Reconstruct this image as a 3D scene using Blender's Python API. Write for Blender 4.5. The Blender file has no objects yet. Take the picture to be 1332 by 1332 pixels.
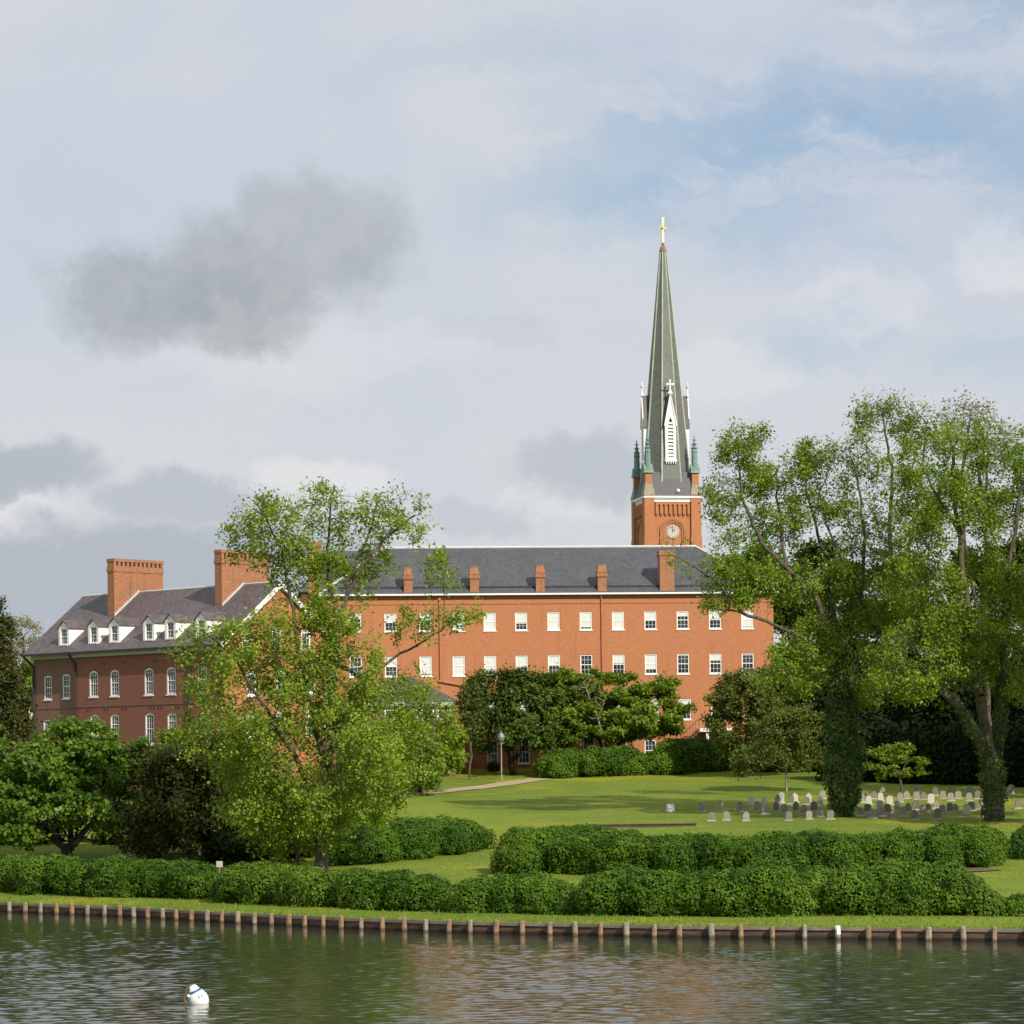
import bpy, bmesh, math, random
import numpy as np
from mathutils import Matrix, Vector, noise as mnoise

random.seed(7)
RNG = np.random.default_rng(11)
C = bpy.context.scene
COL = C.collection
R = math.radians

# ------------------------------------------------------------------ camera
F, H0, ROLL, CAMZ = 4000.0, 1010.0, 0.012, 7.0     # focal length and horizon in photo pixels (1332 wide)
cd = bpy.data.cameras.new('camera')
cam = bpy.data.objects.new('camera', cd)
COL.objects.link(cam)
cd.sensor_width = 36.0
cd.lens = 36.0 * F / 1332.0
cd.shift_x = -(ROLL * (H0 - 666)) / 1332.0
cd.shift_y = (H0 - 666) / 1332.0
cd.clip_start, cd.clip_end = 1.0, 6000.0
cam.matrix_world = Matrix.Translation((0, 0, CAMZ)) @ Matrix.Rotation(R(90), 4, 'X') @ Matrix.Rotation(-ROLL, 4, 'Z')
C.camera = cam
C.render.engine = 'CYCLES'
C.view_settings.view_transform = 'Standard'
C.view_settings.look = 'None'
C.view_settings.exposure = 0.0
C.view_settings.gamma = 1.0
C.cycles.max_bounces = 6
C.cycles.diffuse_bounces = 3
C.cycles.glossy_bounces = 3
C.cycles.transmission_bounces = 4

# ------------------------------------------------------------------ node helper
class NT:
    def __init__(s, tree):
        s.t = tree
    def n(s, typ, **kw):
        nd = s.t.nodes.new(typ)
        for k, v in kw.items():
            if k == 'i':
                for a, b in v.items():
                    if isinstance(b, bpy.types.NodeSocket):
                        s.t.links.new(b, nd.inputs[a])
                    else:
                        nd.inputs[a].default_value = b
            else:
                setattr(nd, k, v)
        return nd
    def m(s, op, a, b=0.0, c=0.0, clamp=False):
        nd = s.n('ShaderNodeMath', operation=op, use_clamp=clamp, i={0: a, 1: b, 2: c})
        return nd.outputs[0]
    def mix(s, f, a, b, bt='MIX'):
        nd = s.n('ShaderNodeMix', data_type='RGBA', blend_type=bt)
        for k, v in ((0, f), (6, a), (7, b)):
            if isinstance(v, bpy.types.NodeSocket):
                s.t.links.new(v, nd.inputs[k])
            elif k == 0:
                nd.inputs[k].default_value = v
            else:
                nd.inputs[k].default_value = (*v, 1) if len(v) == 3 else v
        return nd.outputs[2]
    def smooth(s, x, lo, hi):
        nd = s.n('ShaderNodeMapRange', interpolation_type='SMOOTHSTEP', i={0: x, 1: lo, 2: hi, 3: 0.0, 4: 1.0})
        return nd.outputs[0]
    def noise(s, vec, scale, detail=3, rough=.55, out=0):
        nd = s.n('ShaderNodeTexNoise', i={'Scale': scale, 'Detail': detail, 'Roughness': rough})
        s.t.links.new(vec, nd.inputs['Vector'])
        return nd.outputs[out]
    def comb(s, x, y, z=0.0):
        return s.n('ShaderNodeCombineXYZ', i={0: x, 1: y, 2: z}).outputs[0]
    def vm(s, op, a, b):
        nd = s.n('ShaderNodeVectorMath', operation=op)
        for k, v in ((0, a), (1, b)):
            if isinstance(v, bpy.types.NodeSocket):
                s.t.links.new(v, nd.inputs[k])
            else:
                nd.inputs[k].default_value = v
        return nd.outputs[0]

# ------------------------------------------------------------------ sky and sun
SUN_AZ, SUN_EL = R(180 - 34), R(35)       # azimuth clockwise from +Y, behind the camera's right shoulder
w = bpy.data.worlds.new('World')
C.world = w
w.use_nodes = True
w.node_tree.nodes.clear()
N = NT(w.node_tree)
sky = N.n('ShaderNodeTexSky', sky_type='NISHITA', sun_disc=False, sun_elevation=SUN_EL, sun_rotation=SUN_AZ,
          air_density=1.0, dust_density=1.2, ozone_density=1.5)
gen = N.n('ShaderNodeTexCoord').outputs['Generated']
sx = N.n('ShaderNodeSeparateXYZ', i={0: gen})
az = N.m('ARCTAN2', sx.outputs[0], sx.outputs[1])
el = N.m('ARCSINE', sx.outputs[2])
U = N.m('MULTIPLY', az, 4.0)
V = N.m('MULTIPLY', el, 4.0)
P0 = N.comb(U, V)
wob = N.vm('SUBTRACT', N.noise(P0, 4.5, 5, .55, 1), (.5, .5, .5))
P1 = N.vm('ADD', P0, N.vm('MULTIPLY', wob, (.15, .12, 0)))
wob2 = N.vm('SUBTRACT', N.noise(P0, 17, 5, .6, 1), (.5, .5, .5))
P1 = N.vm('ADD', P1, N.vm('MULTIPLY', wob2, (.085, .065, 0)))
wob3 = N.vm('SUBTRACT', N.noise(P0, 55, 4, .65, 1), (.5, .5, .5))
P1 = N.vm('ADD', P1, N.vm('MULTIPLY', wob3, (.028, .022, 0)))

def ellipses(P, lst, lo=.56, hi=1.14):
    tot = None
    for (cx, cy, rx, ry, wt) in lst:
        d = N.vm('MULTIPLY', N.vm('SUBTRACT', P, (cx, cy, 0)), (1 / rx, 1 / ry, 0))
        ln = N.n('ShaderNodeVectorMath', operation='LENGTH', i={0: d}).outputs['Value']
        mk = N.m('MULTIPLY', N.m('SUBTRACT', 1.0, N.smooth(ln, lo, hi)), wt)
        tot = mk if tot is None else N.m('MAXIMUM', tot, mk)
    return tot
dark = ellipses(P1, [(-.47, .63, .13, .085, .95), (-.36, .645, .15, .10, 1), (-.25, .695, .13, .095, .8), (-.35, .585, .11, .05, .9)])
low = ellipses(P1, [(-.62, .40, .14, .055, .85), (-.42, .355, .11, .045, .65), (-.52, .255, .44, .085, .9),
                    (.10, .40, .10, .055, .6), (-.04, .34, .10, .03, .35), (-.02, .57, .09, .03, .2),
                    (.9, .3, .3, .06, .6), (-1.4, .35, .5, .1, .8)])
white = ellipses(P1, [(-.62, .325, .09, .03, .7), (-.25, .385, .11, .035, .75), (.06, .36, .10, .03, .5), (.64, .66, .10, .06, .6),
                      (.44, .60, .10, .05, .4), (.30, .53, .10, .05, .4), (-.25, .55, .3, .05, .3)])
Ps = N.vm('MULTIPLY', P1, (1.0, 3.2, 1))
streak = N.noise(Ps, 3.2, 6, .62)
veil = N.noise(P1, 2.0, 5, .55)
bl = ellipses(P1, [(.45, .80, .52, .17, 1), (.22, .735, .34, .07, .8), (.62, .97, .25, .10, .8), (.42, .58, .12, .06, .6), (.05, .92, .3, .08, .3), (.60, .52, .14, .05, .4)], .1, 1.2)
bl = N.m('MULTIPLY', bl, N.smooth(streak, .30, .58))
cb = N.mix(N.smooth(V, .15, .75), (.655, .685, .712), (.585, .632, .725))
cb = N.mix(N.smooth(veil, .35, .7), cb, (.682, .702, .725))
cb = N.mix(N.m('MULTIPLY', N.smooth(streak, .45, .75), .35), cb, (.56, .615, .69))
cb = N.mix(N.m('MULTIPLY', white, 1.0), cb, (.79, .79, .80))
dk = N.noise(P1, 9.0, 6, .6)
cdark = N.mix(N.smooth(dk, .3, .7), (.335, .372, .410), (.455, .485, .505))
cb = N.mix(N.m('MULTIPLY', dark, .84), cb, cdark)
cb = N.mix(N.m('MULTIPLY', low, .85), cb, (.400, .440, .510))
bg1 = N.n('ShaderNodeBackground', i={'Strength': .10})
bluesky = N.mix(.45, sky.outputs[0], (4.3, 5.9, 7.7))
w.node_tree.links.new(bluesky, bg1.inputs[0])
bg2 = N.n('ShaderNodeBackground', i={'Strength': 1.0})
w.node_tree.links.new(cb, bg2.inputs[0])
cover = N.m('SUBTRACT', 1.0, N.m('MULTIPLY', bl, .95))
ms = N.n('ShaderNodeMixShader')
w.node_tree.links.new(cover, ms.inputs[0])
w.node_tree.links.new(bg1.outputs[0], ms.inputs[1])
w.node_tree.links.new(bg2.outputs[0], ms.inputs[2])
wo = N.n('ShaderNodeOutputWorld')
w.node_tree.links.new(ms.outputs[0], wo.inputs[0])

sd = bpy.data.lights.new('sun', 'SUN')
sd.energy = 4.9
sd.angle = R(.5)
sd.color = (1.0, .93, .82)
so = bpy.data.objects.new('sun', sd)
COL.objects.link(so)
SUNV = Vector((math.sin(SUN_AZ) * math.cos(SUN_EL), math.cos(SUN_AZ) * math.cos(SUN_EL), math.sin(SUN_EL)))
so.rotation_euler = SUNV.to_track_quat('Z', 'Y').to_euler()
so.location = SUNV * 400

# ------------------------------------------------------------------ survey: photo pixel -> place in the world
def unroll(u, v):
    return u - ROLL * (v - 666), v + ROLL * (u - 666)
def at(u, v, D):
    a, b = unroll(u, v)
    return Vector(((a - 666) * D / F, D, CAMZ + (H0 - b) * D / F))
_bk = [(-60, 1181), (0, 1186), (150, 1192), (300, 1200.5), (436, 1207.5), (600, 1213.5), (745, 1216.5), (870, 1219.5), (1100, 1222), (1332, 1224.5), (1390, 1225)]
BK = []
for u, v in _bk:
    a, b = unroll(u, v)
    D = CAMZ * F / (b - H0)
    BK.append(((a - 666) * D / F, D))
def _ext(p, q, k):
    return (q[0] + (q[0] - p[0]) * k, q[1] + (q[1] - p[1]) * k)
BK = [_ext(BK[1], BK[0], 12)] + BK + [_ext(BK[-3], BK[-1], 5)]
BKX = np.array([p[0] for p in BK]); BKY = np.array([p[1] for p in BK])
PY = np.array([0, 137, 147, 160, 175, 190, 205, 220, 250, 275, 286, 300, 400, 2500.])
PZ = np.array([.45, .45, .6, 1.0, 1.7, 2.6, 3.6, 4.2, 5.4, 6.7, 7.6, 8.2, 9.0, 14.0])
def ground(x, y):
    yb = np.interp(x, BKX, BKY)
    yb = np.minimum(yb, 186)
    t = np.where(np.asarray(y) < 190, 137 + (np.asarray(y) - yb) * 53 / (190 - yb), y)
    return np.interp(t, PY, PZ)
def gz(x, y):
    yb = min(float(np.interp(x, BKX, BKY)), 186)
    k = min(1, max(0, (y - yb) * .15))
    return float(ground(x, y)) + k * (.08 * mnoise.noise(Vector((x * .13, y * .10, 3))) + .03 * mnoise.noise(Vector((x * .4, y * .3, 9))))
def hit(u, v):
    a, b = unroll(u, v)
    ys = np.arange(120, 420, .25)
    xs = (a - 666) * ys / F
    zs = CAMZ + (H0 - b) * ys / F
    g = ground(xs, ys)
    k = np.nonzero(zs <= g)[0]
    i = int(k[0]) if len(k) else len(ys) - 1
    return Vector((xs[i], ys[i], g[i]))

# ------------------------------------------------------------------ materials
def mat(name, build):
    m = bpy.data.materials.new(name)
    m.use_nodes = True
    nt = NT(m.node_tree)
    bs = m.node_tree.nodes['Principled BSDF']
    build(nt, bs, m.node_tree.links)
    return m
def objco(nt):
    return nt.n('ShaderNodeTexCoord').outputs['Object']
def bump(nt, bs, h, strength, dist):
    b = nt.n('ShaderNodeBump', i={'Strength': strength, 'Distance': dist})
    nt.t.links.new(h, b.inputs['Height'])
    nt.t.links.new(b.outputs[0], bs.inputs['Normal'])
def plain(name, col, rough=.6, var=.15, scale=1.5, metal=0.0):
    def f(nt, bs, L):
        n = nt.noise(objco(nt), scale, 5, .6)
        n2 = nt.noise(objco(nt), scale * 9, 3, .6)
        k = nt.smooth(nt.m('ADD', nt.m('MULTIPLY', n, .65), nt.m('MULTIPLY', n2, .35)), .3, .7)
        lo = tuple(c * (1 - var) for c in col); hi = tuple(min(1, c * (1 + var)) for c in col)
        L.new(nt.mix(k, lo, hi), bs.inputs['Base Color'])
        bs.inputs['Roughness'].default_value = rough
        bs.inputs['Metallic'].default_value = metal
    return mat(name, f)
def brick(name, c1, c2, mortar, stain=(.2, .1, .07), stain_amt=.35):
    def f(nt, bs, L):
        co = objco(nt)
        s = nt.n('ShaderNodeSeparateXYZ', i={0: co})
        uv = nt.comb(nt.m('ADD', s.outputs[0], s.outputs[1]), s.outputs[2])
        b = nt.n('ShaderNodeTexBrick', i={'Scale': 1.0, 'Mortar Size': .008, 'Brick Width': .22, 'Row Height': .075, 'Bias': 0.0,
                                          'Color1': (*c1, 1), 'Color2': (*c2, 1), 'Mortar': (*mortar, 1)})
        L.new(uv, b.inputs['Vector'])
        big = nt.noise(nt.vm('MULTIPLY', co, (1, 1, 1.6)), .35, 6, .62)
        mid = nt.noise(nt.vm('MULTIPLY', co, (1.2, 1.2, 4)), 1.1, 5, .65)
        fine = nt.noise(nt.vm('MULTIPLY', co, (1, 1, 2.5)), 4.5, 3, .6)
        c = nt.mix(nt.m('MULTIPLY', nt.smooth(big, .45, .72), stain_amt), b.outputs[0], stain)
        c = nt.mix(nt.m('MULTIPLY', nt.smooth(mid, .5, .75), .30), c, tuple(x * 1.35 for x in c1))
        c = nt.mix(nt.m('MULTIPLY', nt.smooth(fine, .45, .75), .5), c, tuple(x * .6 for x in c2))
        stk = nt.noise(nt.vm('MULTIPLY', co, (1.4, 1.4, .10)), 1.3, 5, .65)
        c = nt.mix(nt.m('MULTIPLY', nt.smooth(stk, .54, .72), .38), c, tuple(x * .62 for x in c2))
        stk2 = nt.noise(nt.vm('MULTIPLY', nt.vm('ADD', co, (31.0, 7.0, 3.0)), (1.1, 1.1, .14)), 1.5, 5, .7)
        c = nt.mix(nt.m('MULTIPLY', nt.smooth(stk2, .58, .74), .30), c, tuple(min(1, x * 1.25 + .05) for x in c1))
        L.new(c, bs.inputs['Base Color'])
        bs.inputs['Roughness'].default_value = .85
        bump(nt, bs, b.outputs[1], -.3, .006)
    return mat(name, f)
def slate(name, c1, c2, pale):
    def f(nt, bs, L):
        co = objco(nt)
        s = nt.n('ShaderNodeSeparateXYZ', i={0: co})
        uv = nt.comb(nt.m('ADD', s.outputs[0], nt.m('MULTIPLY', s.outputs[1], .37)), nt.m('MULTIPLY', s.outputs[2], 1.6))
        b = nt.n('ShaderNodeTexBrick', i={'Scale': 1.0, 'Mortar Size': .02, 'Brick Width': .3, 'Row Height': .34,
                                          'Color1': (*c1, 1), 'Color2': (*c2, 1), 'Mortar': (*[x * .55 for x in c1], 1)})
        L.new(uv, b.inputs['Vector'])
        big = nt.noise(nt.vm('MULTIPLY', co, (1, 1, .5)), .5, 6, .65)
        sp = nt.noise(nt.vm('MULTIPLY', co, (1.5, 1.5, 4)), 1.6, 3, .6)
        c = nt.mix(nt.m('MULTIPLY', nt.smooth(big, .4, .75), .55), b.outputs[0], tuple((x + y) * .62 for x, y in zip(c1, c2)))
        c = nt.mix(nt.m('MULTIPLY', nt.smooth(sp, .62, .74), .6), c, pale)
        L.new(c, bs.inputs['Base Color'])
        bs.inputs['Roughness'].default_value = .62
        bump(nt, bs, b.outputs[1], -.4, .015)
    return mat(name, f)
def leafmat(name, dark_, light_, trans=.35, odd=None, spec=.25):
    def f(nt, bs, L):
        a = nt.n('ShaderNodeAttribute', attribute_name='tint')
        c = nt.mix(a.outputs['Fac'], dark_, light_)
        if odd:
            a2 = nt.n('ShaderNodeAttribute', attribute_name='odd')
            c = nt.mix(nt.smooth(a2.outputs['Fac'], .82, .95), c, odd)
        L.new(c, bs.inputs['Base Color'])
        bs.inputs['Roughness'].default_value = .5
        bs.inputs['Specular IOR Level'].default_value = spec
        tr = nt.n('ShaderNodeBsdfTranslucent')
        ct = nt.mix(.5, c, (.30, .36, .03), 'MIX')
        ct2 = nt.mix(1.0, c, (1.5, 1.6, .7), 'MULTIPLY')
        L.new(ct2, tr.inputs[0])
        mx = nt.n('ShaderNodeMixShader', i={0: trans})
        L.new(bs.outputs[0], mx.inputs[1]); L.new(tr.outputs[0], mx.inputs[2])
        L.new(mx.outputs[0], nt.t.nodes['Material Output'].inputs[0])
    return mat(name, f)
def bark(name, c1, c2):
    def f(nt, bs, L):
        co = objco(nt)
        n = nt.noise(nt.vm('MULTIPLY', co, (3, 3, .8)), 2.2, 6, .7)
        g = nt.noise(co, .7, 4, .6)
        c = nt.mix(nt.smooth(n, .35, .68), c1, c2)
        c = nt.mix(nt.m('MULTIPLY', nt.smooth(g, .5, .75), .5), c, (.09, .11, .05))
        L.new(c, bs.inputs['Base Color'])
        bs.inputs['Roughness'].default_value = .9
        bump(nt, bs, n, .7, .05)
    return mat(name, f)

M = {}
M['brick'] = brick('orange_brick', (.455, .166, .058), (.375, .130, .046), (.46, .225, .115), (.41, .172, .080), .5)
M['brick_old'] = brick('dark_red_brick', (.225, .068, .040), (.165, .054, .036), (.25, .13, .095), (.165, .085, .06), .5)
M['brick_brown'] = brick('brown_brick', (.20, .085, .055), (.135, .062, .045), (.26, .18, .14), (.13, .085, .065), .5)
M['brick_stack'] = brick('chimney_brick', (.385, .145, .055), (.24, .085, .036), (.44, .26, .15), (.22, .12, .06), .65)
M['slate'] = slate('grey_slate', (.082, .083, .092), (.060, .061, .069), (.20, .20, .20))
M['slate_brown'] = slate('purple_slate', (.135, .102, .098), (.062, .060, .070), (.24, .165, .125))
M['slate_spire'] = slate('spire_slate', (.150, .155, .135), (.110, .116, .102), (.24, .25, .21))
M['white'] = plain('white_paint', (.78, .77, .74), .5, .06)
M['grey_trim'] = plain('grey_cornice_paint', (.36, .37, .34), .55, .08)
M['copper'] = plain('copper_verdigris', (.15, .245, .215), .6, .25, 2.0)
M['rib'] = plain('pale_verdigris', (.36, .44, .32), .6, .22, 1.0)
M['stone'] = plain('brown_stone', (.30, .25, .18), .8, .2)
M['gold'] = plain('gilded_metal', (.74, .64, .38), .45, .12, 2, .35)
M['rust'] = plain('rusty_copper', (.26, .12, .06), .6, .3, 3)
M['lead'] = plain('pale_lead_flashing', (.55, .55, .53), .55, .1)
M['black'] = plain('black_iron', (.02, .02, .022), .5, .2)
M['pipe'] = plain('copper_pipe', (.42, .16, .08), .5, .2)
M['blind'] = plain('white_blind', (.62, .62, .57), .8, .06)
M['railing'] = plain('rusty_railing', (.13, .06, .04), .6, .2)
M['grave_grey'] = plain('weathered_gravestone', (.27, .245, .20), .85, .35, 2.2)
M['grave_dark'] = plain('dark_gravestone', (.18, .16, .13), .85, .35, 2.2)
M['grave_white'] = plain('pale_gravestone', (.47, .45, .39), .8, .18, 2.2)
M['plinth'] = plain('pale_plinth', (.38, .35, .28), .8, .15)
M['terrace'] = plain('mossy_dark_brick', (.065, .045, .030), .9, .3, 1.5)
M['lamp'] = plain('lamp_glass', (.16, .17, .18), .3, .1)
M['buoy'] = plain('white_buoy', (.80, .79, .76), .35, .05, 4)
M['buoy_blue'] = plain('blue_band', (.015, .13, .33), .4, .1)
M['chain'] = plain('weedy_chain', (.16, .11, .05), .8, .4, 12)
def _glass(nt, bs, L):
    n = nt.noise(objco(nt), .9, 3, .6)
    L.new(nt.mix(nt.smooth(n, .35, .65), (.012, .016, .018), (.045, .055, .055)), bs.inputs['Base Color'])
    bs.inputs['Roughness'].default_value = .08
    bs.inputs['Specular IOR Level'].default_value = .5
M['glass'] = mat('window_glass', _glass)
def _wood(nt, bs, L):
    co = objco(nt)
    n = nt.noise(nt.vm('MULTIPLY', co, (6, 6, 1.5)), 2.0, 5, .65)
    g = nt.noise(co, .8, 3, .5)
    c = nt.mix(nt.smooth(n, .3, .7), (.16, .09, .045), (.36, .235, .13))
    oi = nt.n('ShaderNodeObjectInfo').outputs['Random']
    c = nt.mix(nt.smooth(nt.m('ADD', nt.m('MULTIPLY', g, .4), nt.m('MULTIPLY', oi, .6)), .4, .65), c, nt.mix(nt.smooth(n, .3, .7), (.17, .14, .095), (.36, .32, .235)))
    s = nt.n('ShaderNodeSeparateXYZ', i={0: co})
    c = nt.mix(nt.m('MULTIPLY', nt.m('SUBTRACT', 1.0, nt.smooth(nt.m('ADD', s.outputs[2], nt.m('MULTIPLY', n, .12)), .10, .24)), .8), c, (.05, .035, .015))
    L.new(c, bs.inputs['Base Color']); bs.inputs['Roughness'].default_value = .85
M['pile'] = mat('weathered_pile', _wood)
def _plank(nt, bs, L):
    co = objco(nt)
    n = nt.noise(nt.vm('MULTIPLY', co, (.8, .8, 7)), 1.6, 5, .65)
    s = nt.n('ShaderNodeSeparateXYZ', i={0: co})
    c = nt.mix(nt.smooth(n, .3, .7), (.060, .032, .018), (.155, .095, .058))
    c = nt.mix(nt.m('SUBTRACT', 1.0, nt.smooth(s.outputs[2], .05, .2)), c, (.018, .014, .008))
    L.new(c, bs.inputs['Base Color']); bs.inputs['Roughness'].default_value = .8
M['plank'] = mat('dark_wet_planks', _plank)
M['capboard'] = plain('grey_cap_timber', (.20, .165, .125), .85, .35, .9)
def _grass(nt, bs, L):
    co = objco(nt)
    a = nt.noise(nt.vm('MULTIPLY', co, (1, .35, 1)), .085, 5, .6)
    b = nt.noise(nt.vm('MULTIPLY', co, (.45, 1.2, 1)), .5, 5, .65)
    d = nt.noise(nt.vm('MULTIPLY', co, (3.2, .55, 1)), 2.4, 4, .7)
    y = nt.noise(nt.vm('MULTIPLY', co, (.6, .5, 1)), .12, 4, .6)
    c = nt.mix(nt.smooth(b, .3, .7), (.122, .180, .018), (.190, .250, .028))
    c = nt.mix(nt.m('MULTIPLY', nt.smooth(a, .38, .66), .6), c, (.245, .290, .032))
    c = nt.mix(nt.m('MULTIPLY', nt.smooth(y, .52, .68), .75), c, (.36, .33, .022))
    c = nt.mix(nt.m('MULTIPLY', nt.smooth(d, .40, .68), .72), c, (.080, .130, .020))
    e = nt.noise(co, .33, 4, .65)
    c = nt.mix(nt.m('MULTIPLY', nt.smooth(e, .60, .75), .45), c, (.25, .20, .08))
    L.new(c, bs.inputs['Base Color']); bs.inputs['Roughness'].default_value = .9
    bs.inputs['Specular IOR Level'].default_value = .15
    bump(nt, bs, nt.m('ADD', d, nt.noise(co, 9, 3, .7)), .7, .12)
M['grass'] = mat('lawn_grass', _grass)
M['path'] = plain('worn_path', (.36, .29, .16), .9, .15, .8)
M['soil'] = plain('brown_mulch', (.13, .085, .045), .95, .25, 1.5)
def _water(nt, bs, L):
    co = objco(nt)
    bs.inputs['Base Color'].default_value = (.032, .038, .022, 1)
    bs.inputs['Roughness'].default_value = .03
    bs.inputs['IOR'].default_value = 1.333
    bs.inputs['Specular IOR Level'].default_value = .5
    c = nt.noise(nt.vm('MULTIPLY', co, (.9, 1.0, 1)), 7.0, 2, .6)
    bump(nt, bs, c, .25, .02)
M['water'] = mat('creek_water', _water)

# ------------------------------------------------------------------ mesh builder
class MB:
    def __init__(s):
        s.v, s.f = [], []
    def add(s, vs, fs, T=None):
        o = len(s.v)
        s.v += [tuple(T @ Vector(p)) if isinstance(T, Matrix) else (tuple(T(p)) if T else tuple(p)) for p in vs]
        s.f += [tuple(i + o for i in f) for f in fs]
        return s
    def box(s, x0, x1, y0, y1, z0, z1, T=None):
        return s.add([(x0, y0, z0), (x1, y0, z0), (x1, y1, z0), (x0, y1, z0), (x0, y0, z1), (x1, y0, z1), (x1, y1, z1), (x0, y1, z1)],
                     [(0, 3, 2, 1), (4, 5, 6, 7), (0, 1, 5, 4), (1, 2, 6, 5), (2, 3, 7, 6), (3, 0, 4, 7)], T)
    def frus(s, x0, x1, y0, y1, z0, X0, X1, Y0, Y1, z1, T=None):
        return s.add([(x0, y0, z0), (x1, y0, z0), (x1, y1, z0), (x0, y1, z0), (X0, Y0, z1), (X1, Y0, z1), (X1, Y1, z1), (X0, Y1, z1)],
                     [(0, 3, 2, 1), (4, 5, 6, 7), (0, 1, 5, 4), (1, 2, 6, 5), (2, 3, 7, 6), (3, 0, 4, 7)], T)
    def tube(s, p, q, r0, r1=None, n=8, T=None, caps=True):
        r1 = r0 if r1 is None else r1
        p, q = Vector(p), Vector(q)
        d = (q - p).normalized()
        a = d.orthogonal().normalized(); b = d.cross(a)
        vs = []
        for c, r in ((p, r0), (q, r1)):
            for k in range(n):
                t = 2 * math.pi * k / n
                vs.append(c + a * math.cos(t) * r + b * math.sin(t) * r)
        fs = [(k, (k + 1) % n, n + (k + 1) % n, n + k) for k in range(n)]
        if caps:
            fs += [tuple(range(n))[::-1], tuple(range(n, 2 * n))]
        return s.add(vs, fs, T)
    def lathe(s, prof, n=16, c=(0, 0, 0), T=None, rot=0.0):
        vs, fs = [], []
        for r, z in prof:
            for k in range(n):
                t = 2 * math.pi * k / n + rot
                vs.append((c[0] + r * math.cos(t), c[1] + r * math.sin(t), c[2] + z))
        for j in range(len(prof) - 1):
            for k in range(n):
                fs.append((j * n + k, j * n + (k + 1) % n, (j + 1) * n + (k + 1) % n, (j + 1) * n + k))
        fs += [tuple(range(n))[::-1], tuple(range((len(prof) - 1) * n, len(prof) * n))]
        return s.add(vs, fs, T)
    def prism(s, poly, y0, y1, T=None):      # polygon in x,z (counter-clockwise seen from -y) extruded along y
        n = len(poly)
        vs = [(a, y0, b) for a, b in poly] + [(a, y1, b) for a, b in poly]
        fs = [tuple(range(n)), tuple(range(n, 2 * n))[::-1]] + [(k, n + k, n + (k + 1) % n, (k + 1) % n) for k in range(n)]
        return s.add(vs, fs, T)
    def build(s, name, m, parent=None, smooth=False, fix=True):
        me = bpy.data.meshes.new(name)
        me.from_pydata(s.v, [], s.f)
        if fix:
            bm = bmesh.new(); bm.from_mesh(me)
            bmesh.ops.recalc_face_normals(bm, faces=bm.faces)
            bm.to_mesh(me); bm.free()
        if smooth:
            for p in me.polygons: p.use_smooth = True
        me.materials.append(m)
        o = bpy.data.objects.new(name, me)
        COL.objects.link(o)
        if parent: o.parent = parent
        return o
def tag(o, label=None, cat=None, group=None, kind=None):
    if label: o['label'] = label
    if cat: o['category'] = cat
    if group: o['group'] = group
    if kind: o['kind'] = kind
    return o
def empty(name, loc, rz=0.0):
    o = bpy.data.objects.new(name, None)
    COL.objects.link(o)
    o.location = loc; o.rotation_euler = (0, 0, rz)
    o.empty_display_size = .5
    return o
def copy_tree(o, parent=None):
    c = o.copy(); COL.objects.link(c)
    if parent: c.parent = parent
    for ch in list(o.children): copy_tree(ch, c)
    return c

def mesh_np(name, verts, quads, m, parent=None, attrs=None, smooth=False):
    me = bpy.data.meshes.new(name)
    nv, nf = len(verts), len(quads)
    me.vertices.add(nv); me.vertices.foreach_set('co', np.asarray(verts, np.float32).ravel())
    me.loops.add(nf * 4); me.loops.foreach_set('vertex_index', np.asarray(quads, np.int32).ravel())
    me.polygons.add(nf); me.polygons.foreach_set('loop_start', np.arange(0, nf * 4, 4, dtype=np.int32))
    me.polygons.foreach_set('loop_total', np.full(nf, 4, np.int32))
    if smooth: me.polygons.foreach_set('use_smooth', np.ones(nf, bool))
    me.update(calc_edges=True)
    for k, a in (attrs or {}).items():
        at_ = me.attributes.new(k, 'FLOAT', 'FACE'); at_.data.foreach_set('value', np.asarray(a, np.float32))
    me.materials.append(m)
    o = bpy.data.objects.new(name, me); COL.objects.link(o)
    if parent: o.parent = parent
    return o

# ------------------------------------------------------------------ ground, water, path
def make_ground():
    xs = np.unique(np.concatenate([np.arange(-46, 40, 1.0), np.linspace(-1500, -46, 26), np.linspace(40, 1500, 26)]))
    ts = np.unique(np.concatenate([np.linspace(0, 1, 40), 1 + np.linspace(0, 130 / 53., 66), 1 + 130 / 53. + np.geomspace(.2, 45, 18)]))
    vs, fs = [], []
    for t in ts:
        for x in xs:
            yb = min(float(np.interp(x, BKX, BKY)) + .02, 186.)
            y = yb + t * (190 - yb) if t <= 1 else 190 + (t - 1) * 53
            z = gz(x, y)
            vs.append((x, y, z))
    nx = len(xs)
    for j in range(len(ts) - 1):
        for i in range(nx - 1):
            fs.append((j * nx + i, j * nx + i + 1, (j + 1) * nx + i + 1, (j + 1) * nx + i))
    b = MB(); b.add(vs, fs)
    return tag(b.build('lawn', M['grass'], smooth=True, fix=False), kind='structure')
make_ground()
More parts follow.
